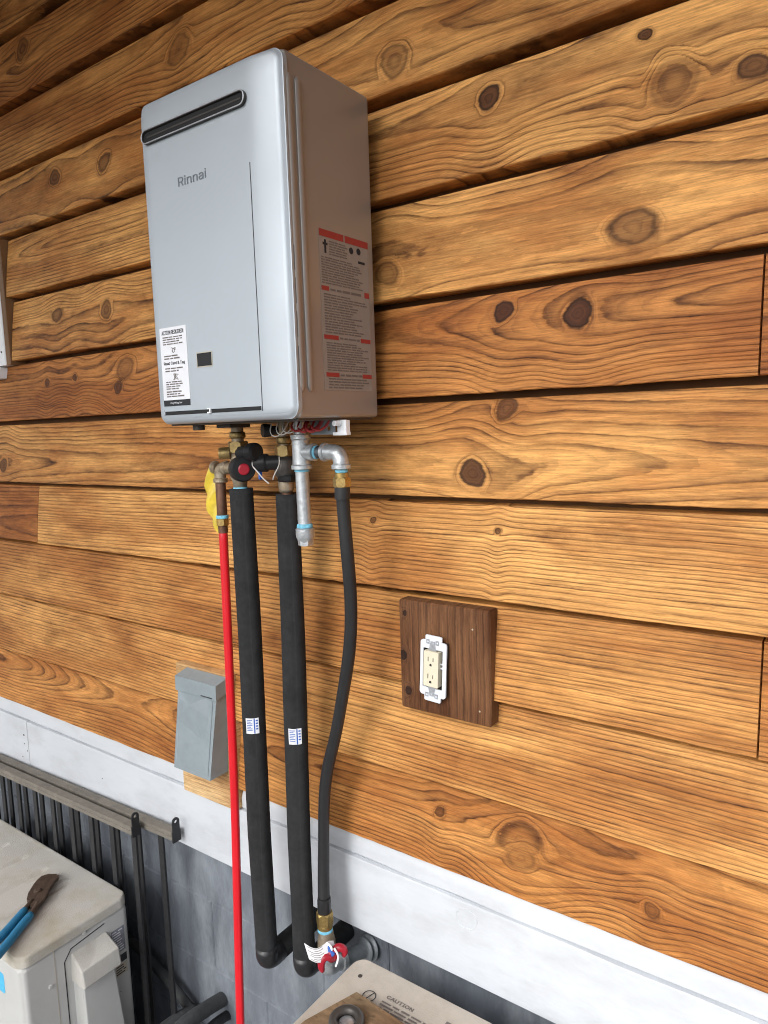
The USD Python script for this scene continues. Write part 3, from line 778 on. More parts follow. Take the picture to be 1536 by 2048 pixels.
part('label_print', cat_([words(.052, .026, 6, 21, .5, (xl, -0.1505, 1.804), sa, sb, .1), words(.132, .048, 11, 22, .5, (xl, -0.1735, 1.753), sa, sb, .3), words(.092, .007, 1, 30, .6, (xl, -0.1515, 1.742), sa, sb, .05), words(.126, .070, 15, 23, .5, (xl, -0.1695, 1.668), sa, sb, .45),
                      words(.058, .006, 1, 31, .6, (xl, -0.1295, 1.659), sa, sb, .05), words(.126, .052, 12, 24, .5, (xl, -0.1675, 1.602), sa, sb, .45), words(.064, .006, 1, 32, .6, (xl, -0.1315, 1.593), sa, sb, .05), words(.126, .020, 4, 25, .5, (xl, -0.1655, 1.571), sa, sb, .3)]), 'label_soft_ink', wl, smooth=False)
# underside: gas bracket, wires, cap, mounting tab
br = box(-.908, -.850, -.135, -.131, 1.489, 1.517, .0006)
br = arr_to_man(br) - manifold3d.Manifold.cylinder(.02, .005, .005, 14).rotate((90, 0, 0)).translate((-.893, -.12, 1.501)) - manifold3d.Manifold.cylinder(.02, .0045, .0045, 14).rotate((90, 0, 0)).translate((-.864, -.12, 1.500))
part('gas_bracket', br, 'box_gray', heater, smooth=False)
part('terminal_block', cat_([box(-.850, -.817, -.140, -.128, 1.487, 1.493, .0006), box(-.823, -.818, -.140, -.128, 1.492, 1.514, .0006), box(-.846, -.826, -.132, -.126, 1.490, 1.515, .001), cyl((-.838, -.133, 1.509), (-.838, -.150, 1.509), .005, 14)]), 'white_trim', heater)
rg = random.Random(8)
for k in range(5):
    a = np.array([-.935 + .012 * k, -.152 + .004 * (k % 3), 1.514])
    pts = smooth_path([a, a + (.006, -.012, -.012), a + (.018 + .004 * (k % 2), -.014, -.017 - .002 * (k % 2)), a + (.028, .002, -.008), a + (.033, .006, .004)], 16)
    part('red_wire', tube(pts, .0024, 8), 'red_wire', heater, smooth=True)
for k in range(3):
    a = np.array([-.985 + .016 * k, -.160, 1.514])
    pts = smooth_path([a, a + (.006, -.01, -.020 + .004 * k), a + (.022, -.012, -.026 + .003 * k), a + (.036, -.002, -.012), a + (.042, .004, .004)], 16)
    part('white_wire', tube(pts, .0011, 7), 'white_wire', heater, smooth=True)
part('cable_gland', cat_([lathe([(.013, 0), (.0135, .004), (.012, .016), (.009, .018), (.009, .030)], (-1.003, -.168, 1.500), (.45, .85, 0), 18)]), 'black_plastic', heater)
part('wall_bracket', cat_([box(-1.06, -.96, -.045, -.018, 2.098, 2.135, .002), cyl((-1.03, -.043, 2.122), (-1.03, -.052, 2.122), .006, 12)]), 'silver_wood_bounce', heater)
part('drain_plug', cat_([cyl((-1.150, -.20, 1.519), (-1.150, -.20, 1.505), .012, 16), box(-1.115, -1.075, -.185, -.13, 1.508, 1.516, .001)]), 'dark_steel', heater)

# ------------------------------------------------------------------ left isolation valve, relief elbow and red tube
VX, VY = -1.093, -.15
v1 = thing('hot_water_valve', 'brass isolation valve with a red-centred black handle under the left of the water heater', 'valve', (VX, VY, 1.38))
part('inlet_pipe', cyl((VX, VY, 1.520), (VX, VY, 1.478), .0125), 'bronze', v1)
part('collar', lathe([(.0145, 0), (.0165, .003), (.0165, .010), (.0145, .013)], (VX, VY, 1.486)), 'brass', v1, smooth=True)
part('union_nut', hexnut((VX, VY, 1.457), (VX, VY, 1.480), .0215), 'brass', v1, smooth=20)
part('valve_body', lathe([(.0135, 0), (.0150, .012), (.019, .022), (.0205, .034), (.019, .050), (.0165, .060), (.0165, .072)], (VX, VY, 1.386)), 'bronze', v1, smooth=True)
part('sealant_ring', lathe([(.0125, 0), (.0145, .0015), (.0145, .007), (.0125, .009)], (VX, VY, 1.379)), 'blue_sealant', v1, smooth=True)
part('handle', cat_([lathe([(.012, 0), (.0235, .004), (.0255, .009), (.0255, .030), (.0225, .036), (.012, .037)], (VX + .008, VY - .006, 1.425), (.86, -.51, 0), 26), box(VX + .012, VX + .040, VY - .017, VY - .005, 1.440, 1.470, .003)]), 'black_plastic', v1, smooth=30)
part('red_cap', lathe([(.0115, 0), (.0115, .002), (.009, .0035)], (VX + .0393, VY - .0246, 1.425), (.86, -.51, 0), 20), 'red_plastic', v1, smooth=30)
part('purge_cap', cat_([lathe([(.012, 0), (.0145, .010), (.0145, .034), (.018, .036), (.019, .042), (.018, .054), (.013, .057)], (VX + .010, VY - .006, 1.456), (1, -.12, .05), 22)]), 'black_plastic', v1, smooth=30)
pt = (np.array((VX - .012, VY - .012, 1.457)), np.array((-.72, -.66, 0)))
part('test_port', cat_([lathe([(.0125, 0), (.0125, .018), (.0110, .022), (.0055, .022), (.0050, .016)], pt[0], pt[1], 18)]), 'brass', v1, smooth=25)
part('port_hole', cyl(pt[0] + pt[1] * .0215, pt[0] + pt[1] * .0222, .0048, 8), 'seam_dark', v1)

rl = thing('relief_pipe', 'bronze relief elbow and copper stub left of the red-capped valve', 'pipe', (-1.155, VY, 1.30))
part('elbow', cat_([tube(rounded_path([(VX - .008, VY, 1.426), (-1.152, VY, 1.426), (-1.152, VY, 1.396)], .014), .0120, 18), lathe([(.0120, 0), (.0150, .002), (.0150, .009), (.0120, .011)], (-1.152, VY, 1.394)),
                    lathe([(.0120, 0), (.0142, .002), (.0142, .009), (.0120, .011)], (-1.137, VY, 1.426), (1, 0, 0)), lathe([(.010, 0), (.0135, .003), (.0135, .010), (.010, .012)], (-1.160, VY, 1.4265), (-1, 0, 0))]), 'bronze', rl, smooth=30)
part('copper_stub', tube([(-1.1525, VY, 1.396), (-1.153, VY, 1.322)], .0108, 18), 'copper', rl, smooth=True)
part('sealant_ring', lathe([(.0115, 0), (.0135, .001), (.0130, .006), (.0115, .007)], (-1.153, VY, 1.319)), 'blue_sealant', rl, smooth=True)
part('coupling_nut', hexnut((-1.153, VY, 1.304), (-1.153, VY, 1.319), .0135), 'bright_brass', rl, smooth=20)
red = thing('red_tube', 'thin bright red plastic water tube hanging in front of the insulated pipes', 'tube', (-1.153, VY, GZ))
part('crimp_ring', cyl((-1.153, VY, 1.304), (-1.153, VY, 1.288), .0102), 'copper', red)
part('tube', tube(smooth_path([(-1.153, VY, 1.300), (-1.1535, -.152, 1.15), (-1.1525, -.157, .95), (-1.1525, -.163, .70), (-1.152, -.174, .45), (-1.152, -.185, .20), (-1.15, -.195, -.05), (-1.146, -.20, -.30), (-1.14, -.21, GZ + .01)], 60), .0094, 18), 'red_tube', red, smooth=True)

# yellow plastic film hanging on the elbow
uu, vv_ = np.meshgrid(np.linspace(0, 1, 9), np.linspace(0, 1, 25), indexing='ij')
half = .021 * np.interp(vv_, [0, .08, .3, .7, .9, 1], [.35, .62, .9, 1.0, .62, .5])
film = np.stack([-1.183 - .006 * np.sin(vv_ * 3) + (uu - .5) * 2 * half + .020 * vv_ ** 3, VY + .006 - .010 * np.cos((uu - .5) * 3) + .004 * np.sin(vv_ * 17 + uu * 5), 1.428 - .140 * vv_ + .004 * np.sin(uu * 9) * vv_], -1)
idx = np.arange(film.shape[0] * film.shape[1]).reshape(film.shape[:2])
q = np.stack([idx[:-1, :-1], idx[1:, :-1], idx[1:, 1:], idx[:-1, 1:]], -1).reshape(-1, 4)
back = film.reshape(-1, 3) + (0, .0006, 0)
nF = idx.size
edge = np.r_[idx[:, 0], idx[-1, 1:], idx[-2::-1, -1], idx[0, -2:0:-1]]
e2 = np.roll(edge, -1)
fq = np.vstack([q, q[:, ::-1] + nF, np.stack([e2, edge, edge + nF, e2 + nF], -1)])
single('yellow_film', (np.vstack([film.reshape(-1, 3), back]), fq), 'yellow_film', 'strip of yellow plastic film hanging from the bronze elbow', 'plastic film', smooth=True)

# ------------------------------------------------------------------ right isolation valve
WX, WY = -.993, -.120
v2 = thing('cold_water_valve', 'dark isolation valve with blue lever and cable tie between left valve and galvanized tee', 'valve', (WX, WY, 1.37))
part('inlet_pipe', cyl((WX, WY, 1.520), (WX, WY, 1.468), .0115), 'bronze', v2)
part('collar', lathe([(.0125, 0), (.0150, .003), (.0150, .012), (.0125, .015)], (WX, WY, 1.472)), 'brass', v2, smooth=True)
part('union_nut', hexnut((WX, WY, 1.448), (WX, WY, 1.470), .0200), 'brass', v2, smooth=20)
part('valve_body', lathe([(.0165, 0), (.0215, .008), (.0225, .022), (.0215, .036), (.0165, .044)], (WX, WY, 1.404)), 'dark_steel', v2, smooth=True)
part('tail_pipe', cat_([lathe([(.0130, 0), (.0150, .006), (.0160, .022), (.0150, .030)], (WX, WY, 1.376))]), 'bronze', v2, smooth=True)
part('handle', cat_([lathe([(.010, 0), (.0145, .004), (.0150, .030), (.0180, .034), (.0185, .052), (.0160, .058), (.008, .059)], (WX + .004, WY - .010, 1.436), (-.93, -.36, 0), 22), box(WX - .006, WX + .030, WY - .020, WY + .012, 1.398, 1.412, .003)]), 'black_plastic', v2, smooth=30)
part('blue_lever', orient(box(-.0045, .0045, -.0025, .0025, 0, .030, .0015), (WX - .041, WY - .030, 1.433), (.12, -.1, -1)), 'label_blue', v2, smooth=30)
part('cable_tie', cat_([tube(smooth_path([(WX - .052, WY - .036, 1.444), (WX - .048, WY - .043, 1.434), (WX - .034, WY - .044, 1.420), (WX - .020, WY - .040, 1.404), (WX - .014, WY - .034, 1.396)], 14), .0014, 7), tube(smooth_path([(WX + .008, WY - .024, 1.448), (WX + .012, WY - .030, 1.432), (WX + .004, WY - .034, 1.416), (WX - .006, WY - .030, 1.404)], 12), .0012, 7)]), 'white_wire', v2, smooth=True)

# ------------------------------------------------------------------ insulated pipes
def insulated(name, label, x, y, ztop, corner, xb, yb, r, sticker_z):
    t = thing(name, label, 'pipe', (x, y, corner), 'insulated water pipes under the water heater')
    path = rounded_path([(x, y, ztop), (x + (xb - x) * .3 + .001, y + (yb - y) * .3 + .001, ztop - .3), (x + (xb - x) * .7 - .0015, y + (yb - y) * .7 - .002, corner + .3), (xb, yb, corner), (xb, .02, corner)], .020, 6)
    d = np.r_[0, np.cumsum(np.linalg.norm(np.diff(path, axis=0), axis=1))]
    s = np.linspace(0, d[-1], 110)
    P = np.stack([np.interp(s, d, path[:, k]) for k in range(3)], 1)
    rad = r * (1 + .035 * (meshkit.noise(np.stack([s * 9, s * 0, s * 0 + x * 7], -1), 3) - .5) + .05 * (meshkit.noise(np.stack([s * 3, s * 0, s * 0 + x * 3], -1), 5) - .5))
    part('foam_sleeve', tube(P, rad, 56), 'foam_black', t, smooth=True)
    sl = part('sleeve_slit', tube(np.stack([P[2:92, 0] + (rad[2:92] - .0008) * .80, P[2:92, 1] - (rad[2:92] - .0008) * .60, P[2:92, 2]], 1), .0009, 6), 'hose_black', t, smooth=True)
    part('copper_stub', cyl((x, y, ztop - .01), (x, y, ztop + .012), .011), 'copper', t)
    e = [(xb, yb, corner + .035), (xb, yb, corner), (xb, yb + .035, corner)]
    part('elbow_tape', tube(rounded_path(e, .018, 8), r * 1.022, 48), 'tape_black', t, smooth=True)
    # paper sticker wrapped on the sleeve, facing the yard
    f_ = (ztop - sticker_z) / (ztop - corner)
    x, y = x + (xb - x) * f_, y + (yb - y) * f_
    th = np.linspace(-.62, .48, 12) - PI / 2 + .72
    c = np.stack([x + (r * 1.06) * np.cos(th), y + (r * 1.06) * np.sin(th)], -1)
    V = np.vstack([np.c_[c, np.full(12, sticker_z - .017)], np.c_[c, np.full(12, sticker_z + .017)]])
    F = np.array([(k, k + 1, k + 13, k + 12) for k in range(11)])
    s_ = part('sticker', (V, F), 'label_white', t, smooth=True)
    def strip(a, b, z0, z1):
        tt = np.linspace(a, b, 5) - PI / 2 + .72
        cc = np.stack([x + (r * 1.066) * np.cos(tt), y + (r * 1.066) * np.sin(tt)], -1)
        return (np.vstack([np.c_[cc, np.full(5, z0)], np.c_[cc, np.full(5, z1)]]), np.array([(k, k + 1, k + 6, k + 5) for k in range(4)]))
    bars = [strip(.06, .16, sticker_z - .0165, sticker_z + .0165)]
    for k in range(7):
        bars.append(strip(-.52, -.06 - .12 * (k % 3 == 1), sticker_z + .012 - k * .0037, sticker_z + .0136 - k * .0037))
    for k in range(4):
        bars.append(strip(.22, .40, sticker_z + .010 - k * .006, sticker_z + .013 - k * .006))
    part('sticker_print', cat_([arr(b) for b in bars]), 'label_blue', s_, smooth=False)
    return t


insulated('insulated_pipe', 'black foam insulated pipe beside the red tube, left one of two', -1.091, -.150, 1.384, .335, -1.091, -.150, .0245, .886)
insulated('insulated_pipe', 'black foam insulated pipe beside the gas hose, right one of two', -.993, -.118, 1.372, .338, -1.001, -.126, .0242, .874)

# ------------------------------------------------------------------ galvanized gas tee, drip leg, hose, shut-off
TX, TY = -.914, -.158
gas = thing('gas_drip_leg', 'galvanized gas tee with capped drip leg and elbow under the water heater', 'pipe', (TX, TY, 1.28))
part('tee', cat_([lathe([(.0175, 0), (.0200, .001), (.0200, .007), (.0172, .010), (.0168, .030), (.0168, .055), (.0190, .058), (.0190, .065), (.0170, .066)], (TX, TY, 1.425), (0, 0, 1), 26),
                  lathe([(.0135, 0), (.0140, .020), (.0160, .022), (.0165, .030), (.0150, .031)], (TX + .004, TY, 1.457), (1, 0, 0), 24)]), 'galvanized', gas, smooth=30)
part('inlet_nipple', cyl((TX, TY, 1.52), (TX, TY, 1.488), .0130), 'galvanized', gas)
part('threaded_nipple', cat_([lathe([(.0105 if k % 2 else .0117, k * .0013) for k in range(17)], (TX + .034, TY, 1.457), (1, 0, 0), 18)]), 'thread_steel', gas, smooth=20)
part('sealant_ring', cat_([lathe([(.0105, 0), (.0128, .001), (.0125, .004), (.0105, .005)], (TX + .036, TY, 1.457), (1, 0, 0), 20)]), 'blue_sealant', gas, smooth=True)
EX = -.818
part('elbow', cat_([tube(rounded_path([(TX + .056, TY, 1.457), (EX, TY, 1.457), (EX, TY, 1.428)], .020, 8), .0145, 20), lathe([(.0145, 0), (.0172, .0015), (.0172, .0075), (.0145, .009)], (TX + .055, TY, 1.457), (1, 0, 0), 24), lathe([(.0150, 0), (.0180, .0015), (.0180, .008), (.0145, .010)], (EX, TY, 1.426), (0, 0, 1), 24)]), 'galvanized', gas, smooth=30)
part('drip_nipple', cyl((TX, TY, 1.428), (TX + .001, TY, 1.316), .0128, 22), 'galvanized', gas)
part('sealant_ring', lathe([(.0128, 0), (.0145, .001), (.0140, .004), (.0128, .005)], (TX, TY, 1.4205), (0, 0, 1), 20), 'blue_sealant', gas, smooth=True)
part('sealant_ring', cat_([lathe([(.0128, 0), (.0155, .001), (.0150, .006), (.0128, .008)], (TX + .001, TY, 1.314), (0, 0, 1), 20)]), 'blue_sealant', gas, smooth=True)
part('end_cap', cat_([lathe([(.0130, 0), (.0155, .006), (.0178, .012), (.0178, .026), (.0150, .028)], (TX + .001, TY, 1.286), (0, 0, 1), 24), hexnut((TX + .001, TY, 1.280), (TX + .001, TY, 1.292), .0150)]), 'galvanized', gas, smooth=25)

hose = thing('gas_hose', 'black flexible gas hose curving from the galvanized elbow down to the brass shut-off', 'hose', (-.99, -.07, .41))
part('top_nipple', cat_([cyl((EX, TY, 1.430), (EX, TY, 1.414), .0108), lathe([(.0110, 0), (.0122, .001), (.0118, .005), (.0108, .006)], (EX, TY, 1.421))]), 'blue_sealant', hose, smooth=30)
part('top_nut', cat_([hexnut((EX, TY, 1.394), (EX, TY, 1.412), .0165), cyl((EX, TY, 1.409), (EX, TY, 1.420), .0125)]), 'bright_brass', hose, smooth=20)
BX, BY = -.954, -.107
hp = smooth_path([(EX, TY, 1.396), (EX - .001, TY + .003, 1.35), (-.8195, -.147, 1.25), (-.8275, -.134, 1.17), (-.846, -.122, 1.07), (-.876, -.112, .97), (-.909, -.103, .87), (-.934, -.099, .80), (-.949, -.098, .72), (-.956, -.098, .62), (-.957, -.102, .54), (-.954, -.107, .50)], 80)
part('hose_sleeve', tube(hp, .0122 * (1 + .03 * np.sin(np.linspace(0, 21, 80)) * np.linspace(0, 1, 80)), 20), 'hose_black', hose, smooth=True)
part('end_collar', tube([(EX, TY, 1.396), (EX, TY, 1.372)], .0142, 20), 'hose_black', hose, smooth=30)


def lift(m, d=.036):
    m = arr(m).copy()
    m.apply_translation((0, 0, d))
    return m


part('end_collar', lift(tube(smooth_path([(BX + .001, BY, .474), (BX, BY, .455), (BX, BY, .440)], 6), [.0136, .0150, .0148, .0146, .0148, .0142], 20)), 'tape_black', hose, smooth=30)
part('bottom_nut', lift(cat_([hexnut((BX, BY, .412), (BX, BY, .441), .0185), cyl((BX, BY, .404), (BX, BY, .413), .0165)])), 'bright_brass', hose, smooth=20)

shut = thing('gas_shutoff', 'brass gas shut-off with red handle on a galvanized pipe coming out of the block wall', 'valve', (BX, BY, .30))
part('sealant_ring', lift(lathe([(.0140, 0), (.0165, .002), (.0160, .007), (.0140, .009)], (BX, BY, .396))), 'blue_sealant', shut, smooth=True)
part('valve_body', lift(cat_([lathe([(.0140, 0), (.0165, .006), (.0195, .022), (.0190, .036), (.0165, .048), (.0150, .058)], (BX + .002, BY, .340)), hexnut((BX + .002, BY, .338), (BX + .002, BY, .350), .0185)])), 'bronze', shut, smooth=25)
part('valve_stem', lift(cyl((BX + .006, BY - .004, .370), (BX + .036, BY - .022, .372), .0085)), 'brass', shut)
hd = [smooth_path([(BX + .040 , BY - .026, .366), (BX + .030, BY - .040, .374), (BX + .026, BY - .046, .360), (BX + .028, BY - .044, .344)], 10), smooth_path([(BX + .034, BY - .018, .372), (BX + .048, BY - .012, .386), (BX + .056, BY - .006, .380), (BX + .055, BY - .008, .366)], 10)]
part('handle', lift(cat_([tube(p, np.array([.005, .0068, .0078, .0082, .0082, .0080, .0078, .0072, .0062, .004]), 12) for p in hd] + [lathe([(.008, 0), (.0135, .003), (.0135, .011), (.008, .013)], (BX + .032, BY - .020, .371), (.86, -.5, .06), 16)])), 'red_plastic', shut, smooth=True)
part('handle_band', lift(cat_([tube(smooth_path([(BX + .046, BY - .026, .392), (BX + .052, BY - .022, .376), (BX + .048, BY - .026, .352)], 8), .0022, 8), tube(smooth_path([(BX + .030, BY - .030, .400), (BX + .036, BY - .028, .396), (BX + .040, BY - .026, .386)], 8), .0024, 8)])), 'white_trim', shut, smooth=True)
part('blue_bead', lift(tube(smooth_path([(BX + .026, BY - .026, .392), (BX + .033, BY - .026, .384), (BX + .042, BY - .024, .374)], 8), .006, 10)), 'label_blue', shut, smooth=True)
part('elbow', lift(cat_([tube(rounded_path([(BX + .002, BY, .340), (BX + .002, BY, .312), (BX + .008, BY + .040, .310)], .014, 8), .0195, 20), lathe([(.0190, 0), (.0228, .002), (.0228, .011), (.0190, .013)], (BX + .002, BY, .327)), lathe([(.0190, 0), (.0228, .002), (.0228, .012), (.0190, .014)], (BX + .0075, BY + .030, .3105), (.15, .98, -.06))])), 'galvanized', shut, smooth=30)
part('sealant_ring', lift(cat_([lathe([(.0165, 0), (.0195, .001), (.0190, .004), (.0165, .005)], (BX + .002, BY, .3395))])), 'blue_sealant', shut, smooth=True)
part('supply_pipe', tube([(BX + .0065, BY + .022, .347), (-.928, .018, .325), (-.924, .045, .3215)], .0165, 20), 'painted_pipe', shut, smooth=30)
part('wall_flange', cat_([lathe([(.017, 0), (.026, .002), (.0285, .006), (.025, .010), (.018, .013)], (-.928, .016, .325), (-.16, -.97, .16), 26), lathe([(.017, 0), (.0245, .001), (.026, .005), (.022, .009), (.017, .010)], (-.931, .001, .328), (-.16, -.97, .16), 24)]), 'painted_pipe', shut, smooth=30)
# paper tag curling off the handle
us = np.linspace(0, 1, 14)
c0 = smooth_path([(-.921, -.118, .424), (-.921, -.136, .424), (-.928, -.158, .420), (-.944, -.178, .436)], 14)
wd = np.array([.010, .002, -.033]) * 1.0
V = np.vstack([c0 + wd * .5 * np.interp(us, [0, .2, 1], [.35, .8, 1.0])[:, None] * -1, c0 + wd * .5 * np.interp(us, [0, .2, 1], [.35, .8, 1.0])[:, None]])
F = np.array([(k, k + 1, k + 15, k + 14) for k in range(13)])
tg = tag(part('valve_tag', cat_([arr((V, F)), arr((V + (.0003, .0004, 0), F[:, ::-1]))]), 'tag_paper', None, smooth=False), 'small white curled paper tag with print tied to the red gas handle', 'tag')
pr = []
for r_i in range(7):
    s = -.40 + .8 * r_i / 6
    a_, b_ = ((.42, .92), (.42, .70), (.48, .95), (.42, .86), (.55, .90), (.42, .80), (.46, .93))[r_i]
    ss_ = np.linspace(a_, b_, 8)
    cc = np.stack([np.interp(ss_, us, c0[:, k]) for k in range(3)], -1) + np.array([.0008, -.0002, .0002])
    o1, o2 = wd * (s - .017), wd * (s + .017)
    pr.append(arr((np.vstack([cc + o1, cc + o2]), np.array([(k, k + 1, k + 9, k + 8) for k in range(7)])[:, ::-1])))
part('tag_print', cat_(pr), 'label_soft_ink', tg, smooth=False)

# ------------------------------------------------------------------ grey disconnect box on its raw wood block
blk = thing('mounting_block', 'raw pine block let into the wall behind the grey disconnect box', 'wood block', (-1.385, -.02, .575))
plank('block', box(-1.482, -1.285, -.047, .014, .5735, .918, .002), 'raw_pine', blk, 'x', .011, .75, .03, 1.0, 61)
dbx = thing('disconnect_box', 'small grey metal electrical disconnect box behind the red tube', 'electrical box', (-1.37, -.07, .655))


def quad_prism(f4, b4):
    return (np.array(list(f4) + list(b4)), np.array([(0, 1, 2, 3), (7, 6, 5, 4), (4, 5, 1, 0), (5, 6, 2, 1), (6, 7, 3, 2), (7, 4, 0, 3)]))


bx0, bx1, bt0, bt1 = -1.439, -1.304, -1.431, -1.290
FB, FT, BK = -.104, -.080, -.0475
zb_, zt_ = .672, .880
part('case', quad_prism([(bx0, FB, zb_), (bx1, FB, zb_), (bt1, FT, zt_), (bt0, FT, zt_)], [(bx0, BK, zb_), (bx1, BK, zb_), (bt1, BK, zt_), (bt0, BK, zt_)]), 'box_gray', dbx, smooth=False)
# the front door, embossed with a tapering panel
fo = lambda u, w, d=0: np.array([bx0 + (bx1 - bx0) * u + (1 - u) * .004 * w + u * .011 * w, FB + (FT - FB) * w - d, zb_ + (zt_ - zb_) * w])
from scipy.interpolate import LinearNDInterpolator
emb = LinearNDInterpolator([(.05, .95), (.05, .04), (.95, .95), (.95, .04), (.80, .945), (.74, .44), (.88, .70), (.52, .85), (.16, .86), (.14, .30), (.55, .16), (.07, .60), (.93, .55)],
                           [0, 0, 0, 0, 0, 0, 0, .0190, .0100, .0050, .0010, .0005, 0])
us_, ws_ = np.linspace(.06, .94, 45), np.linspace(.05, .935, 70)
V, F = [], []
for w in ws_:
    for u in us_:
        V.append(fo(u, w, .0012 + float(emb(u, w))))
nu = len(us_)
for i in range(len(ws_) - 1):
    for j in range(nu - 1):
        F.append((i * nu + j, i * nu + j + 1, (i + 1) * nu + j + 1, (i + 1) * nu + j))
part('door', (np.array(V), np.array(F)), 'box_gray', dbx, smooth=12)
part('hood', quad_prism([(bt0 - .004, FT - .007, .868), (bt1 + .005, FT - .007, .868), (bt1 + .005, FT - .006, .9045), (bt0 - .004, FT - .006, .9045)], [(bt0 - .004, BK, .880), (bt1 + .005, BK, .880), (bt1 + .005, BK, .914), (bt0 - .004, BK, .914)]), 'box_gray', dbx, smooth=False)
part('knockout', lathe([(.0125, 0), (.0130, .0009), (.0140, .0009), (.0145, 0)], (-1.3038, -.074, .700), (1, 0, 0), 24), 'box_gray', dbx, smooth=30)
part('hinge_pin', cyl((-1.338, FT - .0082, .8725), (-1.3000, FT - .0082, .8725), .0012, 8), 'seam_dark', dbx)

# ------------------------------------------------------------------ outlet on a dark wood plate
plate = thing('outlet_backboard', 'dark brown wooden board mounted on the siding behind the wall outlet', 'board', (-.685, -.04, .945))
plank('board', box(-.780, -.582, -.0455, -.012, .948, 1.166, .003), 'dark_pine', plate, 'z', .013, -.70, .02, 1.0, 71, knots=[(1.055, -.772, .008), (1.140, -.766, .005), (.985, -.762, .007)])
for k, (x, z) in enumerate([(-.617, 1.128), (-.605, .975)]):
    part('screw', cyl((x, -.0450, z), (x, -.0462, z), .0018, 8), 'label_tan', plate)
OX, OZ = -.696, 1.0435
ROT = math.radians(-3.0)
outl = thing('wall_outlet', 'white framed cream duplex outlet without cover plate on the dark board', 'outlet', (OX, -.047, OZ - .066))


def rot2(poly):
    from shapely import affinity
    return affinity.translate(affinity.rotate(poly, math.degrees(ROT), origin=(0, 0)), OX, OZ)


frame = sg.box(-.0285, -.054, .0285, .054).buffer(-.006).buffer(.006).union(sg.box(-.0180, -.0645, .0180, .0645).buffer(-.003).buffer(.003)).difference(sg.box(-.0225, -.0385, .0205, .0385))
part('mounting_frame', extrude(rot2(frame), .0030, (0, -.0555, 0), ea, eb), 'outlet_white', outl, smooth=False)
part('wall_box', cat_([extrude(rot2(sg.box(-.026, -.052, .026, .052).difference(sg.box(-.0235, -.0495, .0235, .0495))), .0085, (0, -.0468, 0), ea, eb), extrude(rot2(sg.box(-.0235, -.0495, .0235, .0495)), .0006, (0, -.0470, 0), ea, eb)]), 'slot_dark', outl, smooth=False)
rec = part('receptacle', extrude(rot2(sg.box(-.0185, -.0345, .0135, .0345).buffer(-.0015).buffer(.0015)), .0150, (0, -.0475, 0), ea, eb), 'outlet_cream', outl, smooth=False)
slots, grounds = [], []
for zc2 in (.019, -.0145):
    slots += [rot2(sg.box(-.0093, zc2 - .0042, -.0078, zc2 + .0045)), rot2(sg.box(.0016, zc2 - .0035, .0031, zc2 + .0038))]
    grounds += [rot2(sg.Point(-.003, zc2 - .0105).buffer(.0024, quad_segs=5).union(sg.box(-.0054, zc2 - .0129, -.0006, zc2 - .0105)))]
for s in slots:
    part('blade_slot', extrude(s, .0004, (0, -.0624, 0), ea, eb), 'slot_dark', rec, smooth=False)
for s in grounds:
    part('ground_slot', extrude(s, .0004, (0, -.0624, 0), ea, eb), 'slot_dark', rec, smooth=False)
part('side_terminal', cat_([cyl((OX + .0135, -.0530, OZ + .002), (OX + .0195, -.0530, OZ + .002), .0028, 10), cyl((OX + .0135, -.0530, OZ + .010), (OX + .0195, -.0530, OZ + .010), .0024, 10)]), 'zinc', outl)
for sgn in (1, -1):
    ears = sg.box(-.0155, .0480, -.0085, .0565).union(sg.box(.0050, .0480, .0120, .0565)).union(sg.Polygon([(-.0095, .036), (.0065, .036), (.003, .054), (-.006, .054)])).difference(sg.Point(-.012, .0525).buffer(.002)).difference(sg.Point(.0085, .0525).buffer(.002)).difference(sg.Point(-.0015, .050).buffer(.0018))
    from shapely import affinity
    if sgn < 0:
        ears = affinity.scale(ears, 1, -1, origin=(0, 0))
    part('yoke_ear', extrude(rot2(ears), .0010, (0, -.0586, 0), ea, eb), 'zinc', outl, smooth=False)
    part('yoke_screw', lathe([(.0026, 0), (.0022, .0012)], (OX - .0015, -.0586, OZ + sgn * .050), (0, -1, 0), 12), 'zinc', outl)

